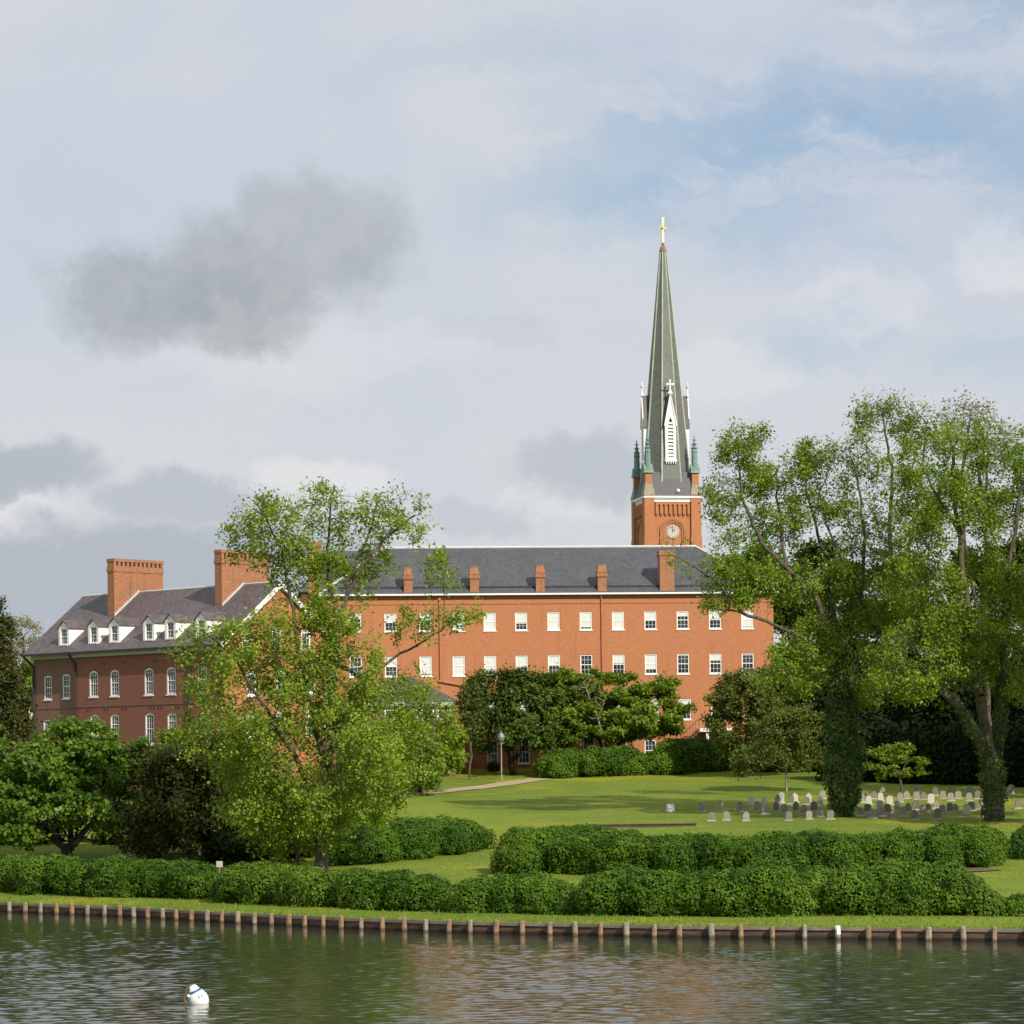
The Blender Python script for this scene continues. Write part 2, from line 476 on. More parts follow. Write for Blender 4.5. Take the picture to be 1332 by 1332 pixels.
def make_water():
    """the creek: a sheet with real ripples, calmer in the lee of the bank"""
    x = np.concatenate([[-1500, -400, -120, -50], np.arange(-33, 27, .10), [50, 120, 400, 1500]])
    y = np.concatenate([[-60, 0, 40, 65], np.arange(80, 172, .10), [200, 235]])
    X, Y = np.meshgrid(x, y)
    yb = np.interp(X, BKX, BKY)
    lee = np.clip((yb - Y - .5) / 14, 0, 1); lee = lee * lee * (3 - 2 * lee)
    Z = np.zeros_like(X); Zs = np.zeros_like(X)
    rg = np.random.default_rng(5)
    for k in range(64):
        lam = rg.uniform(.30, .42) * 3.4 ** rg.uniform(0, 1)
        th = rg.normal(1.2, 1.25)
        kk = 2 * math.pi / lam
        amp = .056 * lam / (2 * math.pi) * math.sqrt(2 / 64.)
        ph = rg.uniform(0, 6.28)
        w_ = np.sin(kk * (X * math.cos(th) + Y * math.sin(th)) + ph + .6 * np.sin(X * .11 + k) + .6 * np.sin(Y * .13 + 2 * k)) * amp
        Z += w_
    patch = .5 + .5 * np.sin(X * .09 + .05 * Y + 1.3 * np.sin(Y * .07) + .7) * np.sin(Y * .12 - X * .04 + 2)
    Z *= (.25 + .75 * lee) * (.88 + .28 * patch)
    edge = (X < -32.9) | (X > 26.8) | (Y < 80.1) | (Y > 171.8)
    Z[edge] = 0
    nx, ny = len(x), len(y)
    v = np.stack([X.ravel(), Y.ravel(), Z.ravel()], 1)
    ii = (np.arange(ny - 1)[:, None] * nx + np.arange(nx - 1)[None]).ravel()
    q = np.stack([ii, ii + 1, ii + nx + 1, ii + nx], 1)
    tag(mesh_np('water', v, q, M['water'], smooth=True), kind='structure')
def ribbon(name, pts, width, m, lift=.05):
    vs, fs = [], []
    P = []
    for i in range(len(pts) - 1):
        for k in range(8):
            P.append(pts[i].lerp(pts[i + 1], k / 8))
    P.append(pts[-1])
    for i, p in enumerate(P):
        d = (P[min(i + 1, len(P) - 1)] - P[max(i - 1, 0)]); d.z = 0; d.normalize()
        n = Vector((-d.y, d.x, 0))
        for s in (-1, 0, 1):
            q = p + n * s * width / 2
            vs.append((q.x, q.y, gz(q.x, q.y) + lift))
    for i in range(len(P) - 1):
        for s in (0, 1):
            fs.append((i * 3 + s, i * 3 + s + 1, i * 3 + s + 4, i * 3 + s + 3))
    b = MB(); b.add(vs, fs)
    return tag(b.build(name, m, fix=False), kind='structure')
make_water()
ribbon('path', [hit(470, 1041), hit(540, 1033), hit(600, 1027), hit(650, 1021), hit(685, 1016), hit(705, 1013.5)], 2.6, M['path'])
ribbon('mulch_bed', [hit(1195, 1137), hit(1240, 1134), hit(1285, 1131)], 2.6, M['soil'], .06)

# ------------------------------------------------------------------ timber bulkhead
def make_bulkhead():
    root = empty('bulkhead', (0, float(np.interp(0, BKX, BKY)), 0))
    tag(root, 'low timber bulkhead of dark wet planks and pale piles along the water', 'bulkhead')
    root.location = (0, 0, 0)
    xs = np.arange(-33, 29, .35)
    face, cap = MB(), MB()
    def strip(mb, off0, off1, z0, z1):
        vs, fs = [], []
        for x in xs:
            y = float(np.interp(x, BKX, BKY))
            wz = .015 * mnoise.noise(Vector((x * .4, 5, z1)))
            for o, z in ((off0, z0), (off0, z1), (off1, z1), (off1, z0)):
                vs.append((x, y + o, z + (wz if z == z1 else 0)))
        for i in range(len(xs) - 1):
            for k in range(4):
                fs.append((i * 4 + k, i * 4 + (k + 1) % 4, (i + 1) * 4 + (k + 1) % 4, (i + 1) * 4 + k))
        fs += [(0, 1, 2, 3), tuple((len(xs) - 1) * 4 + k for k in (3, 2, 1, 0))]
        mb.add(vs, fs)
    strip(face, -.03, .10, -.6, .37)
    strip(cap, -.10, .12, .373, .51)
    face.build('plank_wall', M['plank'], root)
    cap.build('cap_timber', M['capboard'], root)
    s = -31.0; k = 0
    while s < 27:
        y = float(np.interp(s, BKX, BKY)); y2 = float(np.interp(s + .5, BKX, BKY))
        ln = math.hypot(.5, y2 - y) / .5
        b = MB()
        r = .125 * random.uniform(.85, 1.12)
        h = .57 * random.uniform(.94, 1.1)
        rot = random.random()
        b.lathe([(r, -.8), (r * 1.02, 0), (r * .98, h - .03), (r * .8, h)], 9, (random.uniform(-.02, .02), 0, 0), rot=rot)
        wh = abs(s - 13.3) < .45
        p = b.build('pile', M['pile'], root)
        p.location = (s, y - .24, 0)
        p.rotation_euler = (random.uniform(-.03, .03), random.uniform(-.04, .04), random.random() * 6)
        if wh and k < 1:
            k = 1
            tag(p, 'pile with a white painted top')
            c = MB(); c.lathe([(r * 1.07, h - .33), (r * 1.07, h + .01), (r * .8, h + .04)], 9, rot=rot)
            c.build('pile_cap', M['white'], p)
        s += 1.38 * random.uniform(.93, 1.07) / ln
make_bulkhead()

# ------------------------------------------------------------------ building helpers
class Frame:
    """a facade's own axes: origin o, along-wall e, outward n (all in the building's local space)"""
    def __init__(s, root, o, e, n):
        s.root, s.o, s.e, s.n = root, Vector(o), Vector(e), Vector(n)
        s.W = Matrix.Translation(root.location) @ Matrix.Rotation(root.rotation_euler.z, 4, 'Z')
        s.Wi = s.W.inverted()
    def T(s, p):            # p = (along, depth inward, up)
        return s.o + s.e * p[0] - s.n * p[1] + Vector((0, 0, p[2]))
    def px(s, u, v, off=0.0):       # where the sight line through a photo pixel meets the facade -> (along, up)
        c = s.Wi @ Vector((0, 0, CAMZ)); q = s.Wi @ at(u, v, 100.0)
        d = q - c
        oo = s.o + s.n * off
        t = (oo - c).dot(s.n) / d.dot(s.n)
        h = c + d * t
        return (h - s.o).dot(s.e), (h - s.o).z
def opening(x0, x1, z0, z1, arch=0.0):
    p = [(x0, z0), (x1, z0), (x1, z1 - arch)]
    if arch:
        for k in range(1, 8):
            t = k / 8
            p.append((x1 + (x0 - x1) * t, z1 - arch + arch * math.sin(math.pi * t) ** .8))
    p.append((x0, z1 - arch))
    return p
def wall_panel(fr, outline, holes, depth=.16):
    """one wall surface with real openings and reveals -> MB"""
    bm = bmesh.new()
    edges = []
    for loop in [outline] + holes:
        vs = [bm.verts.new((a, 0, c)) for a, c in loop]
        for i in range(len(vs)):
            edges.append(bm.edges.new((vs[i], vs[(i + 1) % len(vs)])))
    bmesh.ops.triangle_fill(bm, use_beauty=True, use_dissolve=False, edges=edges)
    bm.verts.index_update()
    b = MB()
    b.add([v.co[:] for v in bm.verts], [tuple(v.index for v in f.verts) for f in bm.faces], fr.T)
    bm.free()
    for h in holes:
        n = len(h)
        b.add([(a, 0, c) for a, c in h] + [(a, depth, c) for a, c in h], [(k, (k + 1) % n, n + (k + 1) % n, n + k) for k in range(n)], fr.T)
    return b
def window(fr, x0, x1, z0, z1, arch=0.0, cols=3, rows=4, blind=0.0, low_open=0.0, fw=.10, name='window', parent=None):
    """white sash window set back in its opening; a frame mesh with pane, sill and (where drawn) blind as its own pieces"""
    f = MB()
    d0, d1 = .05, .17
    zt = z1 - arch
    f.box(x0 + .002, x0 + fw, d0, d1, z0 + .002, zt, fr.T); f.box(x1 - fw, x1 - .002, d0, d1, z0 + .002, zt, fr.T)
    f.box(x0 + fw, x1 - fw, d0, d1, z0 + .002, z0 + fw, fr.T)
    if arch:
        o = opening(x0 + .002, x1 - .002, z0, z1 - .002, arch)[2:]
        n = len(o)
        inner = [(x0 + x1 - fw * 2) / 2 + fw for _ in o]
        vs, fs = [], []
        cx = (x0 + x1) / 2
        k_ = (x1 - x0 - 2 * fw) / (x1 - x0)
        for a, c in o:
            ia, ic = cx + (a - cx) * k_, zt - .06 + (c - zt) * .62
            vs += [(a, d0, c), (a, d1, c), (ia, d0, ic), (ia, d1, ic)]
        for i in range(n - 1):
            A, B_ = i * 4, (i + 1) * 4
            fs += [(A, B_, B_ + 2, A + 2), (A + 2, B_ + 2, B_ + 3, A + 3)]
        f.add(vs, fs, fr.T)
        ztop = zt + arch * .55
    else:
        f.box(x0 + fw, x1 - fw, d0, d1, z1 - fw, z1 - .002, fr.T)
        ztop = z1 - fw
    zm = z0 + (z1 - z0) * .5
    f.box(x0 + fw, x1 - fw, d0 + .02, d1, zm - .035, zm + .035, fr.T)
    for c in range(1, cols):
        xx = x0 + fw + (x1 - x0 - 2 * fw) * c / cols
        f.box(xx - .012, xx + .012, d0 + .045, d1, z0 + fw, ztop, fr.T)
    for r_ in range(1, rows):
        if r_ * 2 == rows: continue
        zz = z0 + (z1 - z0) * r_ / rows
        f.box(x0 + fw, x1 - fw, d0 + .047, d1, zz - .011, zz + .011, fr.T)
    o = f.build(name, M['white'], parent or fr.root)
    g = MB(); g.box(x0 + .02, x1 - .02, .125, .14, z0 + .02, (zt + arch * .7) if arch else z1 - .02, fr.T)
    g.build('pane', M['glass'], o)
    if blind > 0:
        bz = z1 - (z1 - z0) * blind
        bb = MB(); bb.box(x0 + fw * .9, x1 - fw * .9, .105, .118, max(bz, z0 + .02), z1 - .04, fr.T)
        bb.build('blind', M['blind'], o)
    s = MB(); s.box(x0 - .06, x1 + .06, -.07, .05, z0 - .10, z0 - .002, fr.T)
    s.build('sill', M['white'], o)
    return o
def slab(mb, quad, th):
    """roof plane: polygon of 3D points, thickened downwards"""
    n = len(quad)
    q = [Vector(p) for p in quad]
    dn = Vector((0, 0, -th))
    mb.add(q + [p + dn for p in q], [tuple(range(n)), tuple(range(n, 2 * n))[::-1]] + [(k, n + k, n + (k + 1) % n, (k + 1) % n) for k in range(n)])

# ------------------------------------------------------------------ the long orange brick building
def make_main():
    p = at(420, 776, 288.0)
    zb = 7.3
    root = empty('brick_institute', (p.x, p.y, zb), R(5.0))
    tag(root, 'long three storey orange brick building with grey slate hipped roof and small chimneys', 'building')
    fr = Frame(root, (0, 0, 0), (1, 0, 0), (0, -1, 0))
    L_ = fr.px(1006, 800)[0]
    ZE = fr.px(640, 773)[1]                 # eave
    DP = 13.5
    ridge_z = ZE + 4.87
    cols = [462, 508, 553, 596, 637, 678, 720, 762, 804, 846, 888, 930, 972]
    blinds1 = [.3, .5, .4, .95, .95, .62, .95, .85, .95, .5, .3, .45, .9]
    blinds2 = [0, .5, .9, .95, .70, .60, .55, .0, .45, .75, .1, .35, .1]
    holes, wins = [], []
    def put(u, vt, vb, w_, bl, rows=4):
        x, z1 = fr.px(u, vt); z0 = fr.px(u, vb)[1]
        holes.append(opening(x - w_ / 2, x + w_ / 2, z0, z1))
        wins.append((x - w_ / 2, x + w_ / 2, z0, z1, bl, rows))
    for i, u in enumerate(cols):
        sh = -(u - 666) * .0095
        put(u, 796.5 + sh * .9, 820 + sh * .9, 1.16, blinds1[i])
        put(u + .7, 852.5 + sh, 878.5 + sh, 1.16, blinds2[i])
        if u > 620:
            put(u + 3, 911 + sh, 938 + sh, 1.16, .3 + .5 * random.random())
    put(640.5, 963, 997, 1.05, 0.0); put(681.5, 963, 993, 1.10, 0.0)
    for u in (724, 766, 808, 846, 889):
        put(u, 962.5, 990, 1.10, 0.0)
    wall_panel(fr, [(0, -2), (L_, -2), (L_, ZE), (0, ZE)], holes).build('wall', M['brick'], root)
    side = MB()
    side.add([(L_, 0, -2), (L_, DP, -2), (L_, DP, ZE), (L_, 0, ZE), (0, 0, -2), (0, DP, -2), (0, DP, ZE), (0, 0, ZE)],
             [(0, 1, 2, 3), (4, 7, 6, 5), (1, 5, 6, 2)])
    side.build('end_wall', M['brick'], root)
    for w_ in wins:
        window(fr, w_[0], w_[1], w_[2], w_[3], 0, 3, 4, w_[4])
    band = MB()
    band.box(-.06, L_ + .06, -.06, -.003, ZE - .92, ZE - .80, fr.T)
    band.box(-.10, L_ + .10, -.12, -.003, ZE - .26, ZE - .003, fr.T)
    band.box(-.08, L_ + .08, -.07, -.003, ZE - .40, ZE - .263, fr.T)
    band.build('brick_cornice', M['brick'], root)
    # roof, hipped at both ends
    e = .38
    x0, x1, y0, y1 = -e, L_ + e, -e, DP + e
    xr0, xr1, ym = 6.0, L_ - 6.4, DP / 2
    rf = MB()
    A, B_, C_, D_ = (x0, y0, ZE), (x1, y0, ZE), (x1, y1, ZE), (x0, y1, ZE)
    E_, F_ = (xr0, ym, ridge_z), (xr1, ym, ridge_z)
    rf.add([A, B_, C_, D_, E_, F_], [(0, 1, 5, 4), (1, 2, 5), (2, 3, 4, 5), (3, 0, 4), (0, 3, 2, 1)])
    roof = rf.build('roof', M['slate'], root)
    fl = MB()
    up = Vector((0, 0, .05))
    for a, c, r_ in ((A, E_, .13), (B_, F_, .12), (E_, F_, .12), (D_, E_, .1), (C_, F_, .1)):
        fl.tube(Vector(a) + up, Vector(c) + up, r_, None, 6)
    fl.build('ridge_flashing', M['lead'], roof)
    g = MB()
    g.box(x0 - .08, x1 + .08, y0 - .14, y0 - .003, ZE - .10, ZE + .06)
    g.box(x0 - .14, x0 - .003, y0, y1, ZE - .10, ZE + .06)
    g.build('gutter', M['white'], roof)
    sg = MB()                                 # snow rail along the lower roof
    ys = .55; zs = ZE + (ys + e) * (ridge_z - ZE) / (ym + e)
    sg.box(.5, L_ - .5, ys - .03, ys + .03, zs + .02, zs + .16)
    sg.build('snow_rail', M['black'], roof)
    # chimneys rising from the lower slope
    for u, wpx, vt in ((530.5, 11, 738), (616.5, 11.5, 737), (702, 11.5, 735.5), (782.5, 11.5, 734.5), (866.5, 19, 716)):
        x, z1 = fr.px(u, vt, -.4)
        w_ = wpx * 288 / F / 2
        d0, d1 = -.05, .95
        b = MB()
        if wpx < 15:
            b.box(x - w_, x + w_, d0, d1, ZE - .1, z1 - 1.25)
            b.frus(x - w_, x + w_, d0, d1, z1 - 1.25, x - w_ * 1.25, x + w_ * 1.25, d0 - .1, d1 + .1, z1 - 1.15)
            b.box(x - w_ * 1.25, x + w_ * 1.25, d0 - .1, d1 + .1, z1 - 1.15, z1 - .86)
            b.box(x - w_ * 1.04, x + w_ * 1.04, d0 - .02, d1 + .02, z1 - .86, z1 - .74)
            b.frus(x - w_ * 1.15, x + w_ * 1.15, d0 - .05, d1 + .05, z1 - .74, x - w_ * .82, x + w_ * .82, d0 + .1, d1 - .1, z1 - .1)
            b.box(x - w_ * .86, x + w_ * .86, d0 + .08, d1 - .08, z1 - .1, z1)
        else:
            b.box(x - w_, x + w_, d0, 1.5, ZE - .1, z1 - .5)
            b.box(x - w_ * 1.1, x + w_ * 1.1, d0 - .08, 1.58, z1 - .5, z1)
        b.build('chimney', M['brick_stack'], root)
    # tall stack at the left end
    xl, zt = fr.px(408.5, 705, -1.0)
    b = MB(); b.box(xl - .62, xl + .62, .6, 2.0, -1, zt - .5); b.box(xl - .72, xl + .72, .5, 2.1, zt - .5, zt)
    b.build('chimney', M['brick_stack'], root)
    # down pipes
    for u, v0, v1 in ((571.5, 776, 886), (782, 772, 990), (616.5, 965, 1003)):
        x, za = fr.px(u, v0); zc = fr.px(u, v1)[1]
        b = MB(); b.tube((x, -.12, zc), (x, -.12, za), .065, None, 8); b.box(x - .12, x + .12, -.22, -.02, za - .35, za - .1)
        b.build('downpipe', M['pipe'], root)
    x = .3
    b = MB(); b.tube((x, -.14, ZE - 6), (x, -.14, ZE - .7), .065, None, 8); b.tube((x, -.14, ZE - .7), (x - .55, -.42, ZE - .2), .065, None, 8)
    b.build('downpipe', M['pipe'], root)
    # porch with landing, post and railings on the right
    xa, zf = fr.px(906, 950); xb = fr.px(938, 950)[0]
    b = MB(); b.box(xa, xb + 1.2, -2.2, -.003, zf - .16, zf + .16)
    po = b.build('porch', M['white'], root)
    b = MB()
    for xx in (xa + .75, xb + .6): b.box(xx - .13, xx + .13, -2.0, -1.74, -1.5, zf - .163)
    b.build('post', M['white'], po)
    b = MB()
    zr = zf + 1.1
    b.box(xa, xb + 1.2, -2.19, -2.13, zr, zr + .07)
    for k in range(14):
        xx = xa + k * (xb + 1.2 - xa) / 13
        b.box(xx - .02, xx + .02, -2.18, -2.14, zf + .163, zr)
    for k in range(7):
        xx = xa - .12 - k * .27; zz = zf - k * .24
        b.box(xx - .13, xx + .13, -2.1, -.5, zz - .26, zz - .06)
        b.box(xx - .02, xx + .02, -2.18, -2.14, zz - .06, zz + .94)
    b.tube((xa, -2.16, zr + .03), (xa - 1.9, -2.16, zr - 1.7), .04, None, 6)
    b.build('railing', M['railing'], po)
    # low wing with a hipped roof in front, left
    q0 = fr.px(470, 912, 9.0); q1 = fr.px(592, 912, 9.0)
    X0, X1, ze = q0[0], q1[0], q1[1]
    ff = Frame(root, (X0, -9.0, 0), (1, 0, 0), (0, -1, 0))
    W_ = X1 - X0
    hs = []
    ws = []
    for u0, u1 in ((500, 522), (541, 565), (568, 587)):
        xa_, z1_ = ff.px(u0, 912); xb_ = ff.px(u1, 912)[0]; z0_ = ff.px(u0, 936)[1]
        hs.append(opening(xa_, xb_, z0_, z1_)); ws.append((xa_, xb_, z0_, z1_))
    wall_panel(ff, [(0, -2), (W_, -2), (W_, ze), (0, ze)], hs).build('wing_wall', M['brick_brown'], root)
    b = MB(); b.add([(X1, -9, -2), (X1, -.003, -2), (X1, -.003, ze), (X1, -9, ze), (X0, -9, -2), (X0, -.003, -2), (X0, -.003, ze), (X0, -9, ze)], [(0, 1, 2, 3), (4, 7, 6, 5)])
    b.build('wing_side_wall', M['brick_brown'], root)
    for w4 in ws: window(ff, *w4, 0, 3, 4, .15, fw=.16)
    rz = ze + 2.4
    b = MB(); b.add([(X0 - .3, -9.35, ze), (X1 + .35, -9.35, ze), (X1 + .35, -.15, ze), (X0 - .3, -.15, ze), (X0 + 3.5, -.15, rz), (X1 - 3.8, -.15, rz), (X0 + 3.5, -4.2, rz), (X1 - 3.8, -4.2, rz)],
                     [(0, 1, 7, 6), (1, 2, 5, 7), (3, 0, 6, 4), (6, 7, 5, 4), (0, 3, 2, 1)])
    b.build('wing_roof', M['slate'], root)
    b = MB(); b.box(X0 - .25, X1 + .28, -9.28, -9.003, ze - .4, ze - .003); b.build('wing_cornice', M['grey_trim'], root)
    b = MB(); xg, zg = fr.px(570, 886); xh, zh = fr.px(615, 894)
    b.tube((xg, -.12, zg), (xh, -.12, zh), .09, None, 6); b.build('wing_flashing', M['pipe'], root)
make_main()

# slate roofed range behind the left end of the long building
def make_rear():
    a = at(392, 768, 304.0)
    root = empty('slate_roofed_hall', (a.x, a.y, 7.6), R(5))
    tag(root, 'dark slate roofed brick range mostly hidden behind the tall sparse tree', 'building')
    h = a.z - 7.6
    top = at(430, 716, 308.0).z - 7.6
    W_ = 9.0
    b = MB(); b.box(0, W_, 0, 10, -1, h - .2); b.build('wall', M['brick_old'], root)
    b = MB(); b.add([(-.3, -.3, h - .19), (W_ + .3, -.3, h - .19), (W_ + .3, 10.3, h - .19), (-.3, 10.3, h - .19), (3, 4.5, top), (W_, 4.5, top)],
                    [(0, 1, 5, 4), (1, 2, 5), (2, 3, 4, 5), (3, 0, 4), (0, 3, 2, 1)])
    b.build('roof', M['slate'], root)
make_rear()

# ------------------------------------------------------------------ old house with gable, dormers and two broad stacks
def make_house():
    near = at(290, 836, 250.0)
    far0 = at(38, 850, 266.5)
    d = Vector((near.x - far0.x, near.y - far0.y, 0))
    L_ = d.length
    ang = math.atan2(d.y, d.x)
    zb = 4.8
    root = empty('gabled_house', (far0.x, far0.y, zb), ang)
    tag(root, 'old dark red brick house with white dormers, white edged gable and two broad chimneys', 'building')
    fr = Frame(root, (0, 0, 0), (1, 0, 0), (0, -1, 0))
    DP = 12.7
    gb = Frame(root, (L_, 0, 0), (0, 1, 0), (1, 0, 0))
    ZE = near.z - zb - .55
    RZ = at(363, 757, 254.7).z - zb
    sl = (RZ - ZE) / (DP / 2)
    jog = fr.px(98, 870)[0]
    up_u = [121.4, 148.7, 193.3, 222.3, 262.6]
    holes, wins = [], []
    vt = lambda u, v0, v1: v0 + (v1 - v0) * (u - 121) / 102.
    for u in up_u:
        x, z1 = fr.px(u, vt(u, 872.5, 867.5)); z0 = fr.px(u, vt(u, 906.5, 903))[1]
        w_ = 1.12
        holes.append(opening(x - w_ / 2, x + w_ / 2, z0, z1, .22)); wins.append((x - w_ / 2, x + w_ / 2, z0, z1))
    for u, t_, b_ in ((123, 929.5, 957), (149, 929, 956), (194.3, 927.5, 968.5), (223.3, 927, 949), (265.7, 925.5, 964.5)):
        x, z1 = fr.px(u, t_); z0 = fr.px(u, b_)[1]
        w_ = 1.12
        holes.append(opening(x - w_ / 2, x + w_ / 2, z0, z1, .2)); wins.append((x - w_ / 2, x + w_ / 2, z0, z1))
    wall_panel(fr, [(jog, -3), (L_, -3), (L_, ZE), (jog, ZE)], holes).build('wall', M['brick_old'], root)
    for x0, x1, z0, z1 in wins: window(fr, x0, x1, z0, z1, .2, 3, 6, 0, fw=.12)
    # left part, set back half a metre
    lf = Frame(root, (0, .45, 0), (1, 0, 0), (0, -1, 0))
    holes, wins = [], []
    for u, t_, b_ in ((62, 879, 910), (85.8, 877, 908.5), (61, 936, 963), (87, 935, 962)):
        x, z1 = lf.px(u, t_); z0 = lf.px(u, b_)[1]
        holes.append(opening(x - .5, x + .5, z0, z1, .12)); wins.append((x - .5, x + .5, z0, z1))
    wall_panel(lf, [(0, -3), (jog, -3), (jog, ZE), (0, ZE)], holes).build('left_wall', M['brick_brown'], root)
    for x0, x1, z0, z1 in wins: window(lf, x0, x1, z0, z1, .12, 3, 4, 0, fw=.11)
    b = MB()
    b.add([(jog, 0, -3), (jog, .45, -3), (jog, .45, ZE), (jog, 0, ZE)], [(0, 1, 2, 3)])
    b.add([(0, .45, -3), (0, DP, -3), (0, DP, ZE), (0, DP / 2, RZ - .3), (0, .45, ZE)], [(0, 1, 2, 3, 4)])
    b.add([(0, DP, -3), (L_, DP, -3), (L_, DP, ZE), (0, DP, ZE)], [(0, 1, 2, 3)])
    b.build('back_wall', M['brick_old'], root)
    # gable
    holes, wins = [], []
    for u, t_, b_, w_ in ((321, 818, 848, 1.1), (360, 816, 846, 1.1), (398, 815, 845, 1.1), (327, 872, 905, 1.1), (366, 870, 903, 1.1), (404, 869, 902, 1.1),
                          (327, 925, 960, 1.1), (366, 924, 958, 1.1), (404, 923, 957, 1.1)):
        y, z1 = gb.px(u, t_); z0 = gb.px(u, b_)[1]
        holes.append(opening(y - w_ / 2, y + w_ / 2, z0, z1, .12)); wins.append((y - w_ / 2, y + w_ / 2, z0, z1))
    wall_panel(gb, [(0, -3), (DP, -3), (DP, ZE), (DP / 2, RZ - .25), (0, ZE)], holes).build('gable_wall', M['brick'], root)
    for y0, y1, z0, z1 in wins: window(gb, y0, y1, z0, z1, .12, 3, 4, .3, fw=.15)
    # cornice, gutter, string course
    b = MB(); b.box(jog, L_, -.30, -.003, ZE - .02, ZE + .42, fr.T); b.box(0, jog - .003, .12, .447, ZE - .02, ZE + .40, fr.T)
    b.build('cornice', M['grey_trim'], root)
    b = MB(); x_, zs = fr.px(150, 917.5); b.box(jog, L_ - .01, -.05, -.003, zs - .07, zs + .05, fr.T); b.box(.01, jog - .003, .41, .447, zs - .1, zs + .02, fr.T)
    b.build('string_course', M['brick_brown'], root)
    # roof
    e = .55; g = .28
    zE = ZE + .46
    def zr(y): return RZ - abs(y - DP / 2) * (RZ - zE) / (DP / 2 + e)
    rf = MB()
    th = .16
    slab(rf, [(-g, -e, zr(-e)), (L_ + g, -e, zr(-e)), (L_ + g, DP / 2, RZ), (-g, DP / 2, RZ)], th)
    slab(rf, [(-g, DP / 2 + .002, RZ), (L_ + g, DP / 2 + .002, RZ), (L_ + g, DP + e, zr(DP + e)), (-g, DP + e, zr(DP + e))], th)
    roof = rf.build('roof', M['slate_brown'], root)
    b = MB()
    for ya, yb_ in ((-e, DP / 2 - .002), (DP + e, DP / 2 + .002)):
        za, zc = zr(ya) - .02, RZ - .02
        for xx in ((L_ + g + .002, L_ + g + .09),):
            b.add([(xx[0], ya, za - .42), (xx[1], ya, za - .42), (xx[1], yb_, zc - .42), (xx[0], yb_, zc - .42),
                   (xx[0], ya, za + .05), (xx[1], ya, za + .05), (xx[1], yb_, zc + .05), (xx[0], yb_, zc + .05)],
                  [(0, 3, 2, 1), (4, 5, 6, 7), (0, 1, 5, 4), (1, 2, 6, 5), (2, 3, 7, 6), (3, 0, 4, 7)])
    b.build('rake_board', M['white'], roof)
    b = MB(); b.box(-g, L_ + g, -e - .14, -e - .003, zE - .20, zE - .02); b.build('gutter', M['black'], roof)
    b = MB(); b.tube((-g, DP / 2, RZ + .02), (L_ + g, DP / 2, RZ + .02), .09, None, 6); b.build('ridge_flashing', M['lead'], roof)
    # down pipes
    for x, y in ((fr.px(97.5, 870)[0] + .12, -.13), (.15, .30), (fr.px(247, 870)[0], -.13)):
        b = MB(); b.tube((x, y, -2), (x, y, ZE - .6), .10, None, 8); b.tube((x, y, ZE - .6), (x - .25, -e - .05, zE - .16), .10, None, 8)
        b.build('downpipe', M['black'], root)
    # pairs of dark scaffold holes in the brickwork
    for (u, v) in ((134, 863.5), (161, 862), (202, 860), (115, 924), (138, 923.5), (162, 922.5), (198, 921), (231, 920), (208, 921)):
        x, z = fr.px(u, v)
        b = MB()
        for k in (-.2, .2): b.box(x + k - .09, x + k + .09, -.012, .02, z - .1, z + .1, fr.T)
        b.build('putlog_hole', M['black'], root)
    # dormers
    yd = .25
    df = Frame(root, (0, yd, 0), (1, 0, 0), (0, -1, 0))
    for u in (83, 121.5, 148.6, 193.4, 221.6, 262):
        x = df.px(u, 836)[0]
        w_ = .68
        z0 = zr(yd) - .05
        z1 = z0 + 1.62; zp = z1 + .62
        yb1 = DP / 2 - (RZ - z1) / ((RZ - zE) / (DP / 2 + e)) + .25
        yb2 = DP / 2 - (RZ - zp) / ((RZ - zE) / (DP / 2 + e)) + .25
        b = MB()
        hole = opening(x - .42, x + .42, z0 + .16, z1 - .12)
        wp = wall_panel(df, [(x - w_, z0 - .1), (x + w_, z0 - .1), (x + w_, z1), (x, zp - .06), (x - w_, z1)], [hole], .16)
        b.add(wp.v, wp.f)
        for s in (-1, 1):
            b.add([(x + s * w_, yd, z0 - .1), (x + s * w_, yb1, z1), (x + s * w_, yd, z1)], [(0, 1, 2)])
        dm = b.build('dormer', M['white'], root)
        f = window(df, x - .42, x + .42, z0 + .16, z1 - .12, 0, 3, 4, 0, fw=.07, name='window', parent=dm)
        for ch in list(f.children):      # thing > part > sub-part: the panes sit directly under the dormer
            ch.parent = dm
        b = MB(); o_ = .10
        for s in (-1, 1):
            slab(b, [(x + s * (w_ + o_), yd - .12, z1 - .07), (x + s * .002, yd - .12, zp), (x + s * .002, yb2, zp), (x + s * (w_ + o_), yb1 - .1, z1 - .07)], .08)
        b.build('dormer_roof', M['slate_brown'], dm)
    # chimneys across the ridge
    for u, vt_, yc0, yc1 in ((139.5, 727, 3.55, 9.15), (279, 715.5, 3.9, 9.3)):
        cf = Frame(root, (0, yc0, 0), (1, 0, 0), (0, -1, 0))
        x, zt = cf.px(u, vt_)
        xw = .86
        b = MB()
        zk = zr(yc0) - 1.5
        b.box(x, x + xw, yc0, yc1, zk, zt - 1.12)
        b.box(x - .06, x + xw + .06, yc0 - .06, yc1 + .06, zt - 1.12, zt - .86)
        b.box(x - .02, x + xw + .02, yc0 - .02, yc1 + .02, zt - .86, zt - .62)
        b.box(x + .06, x + xw - .06, yc0 + .06, yc1 - .06, zt - .62, zt - .25)
        n = 11
        for k in range(n + 1):
            yy = yc0 + .0 + (yc1 - yc0 - .26) * k / n
            b.box(x - .015, x + xw + .015, yy, yy + .26, zt - .617, zt - .253)
        b.box(x - .05, x + xw + .05, yc0 - .05, yc1 + .05, zt - .25, zt)
        ch = b.build('chimney', M['brick_stack'], root)
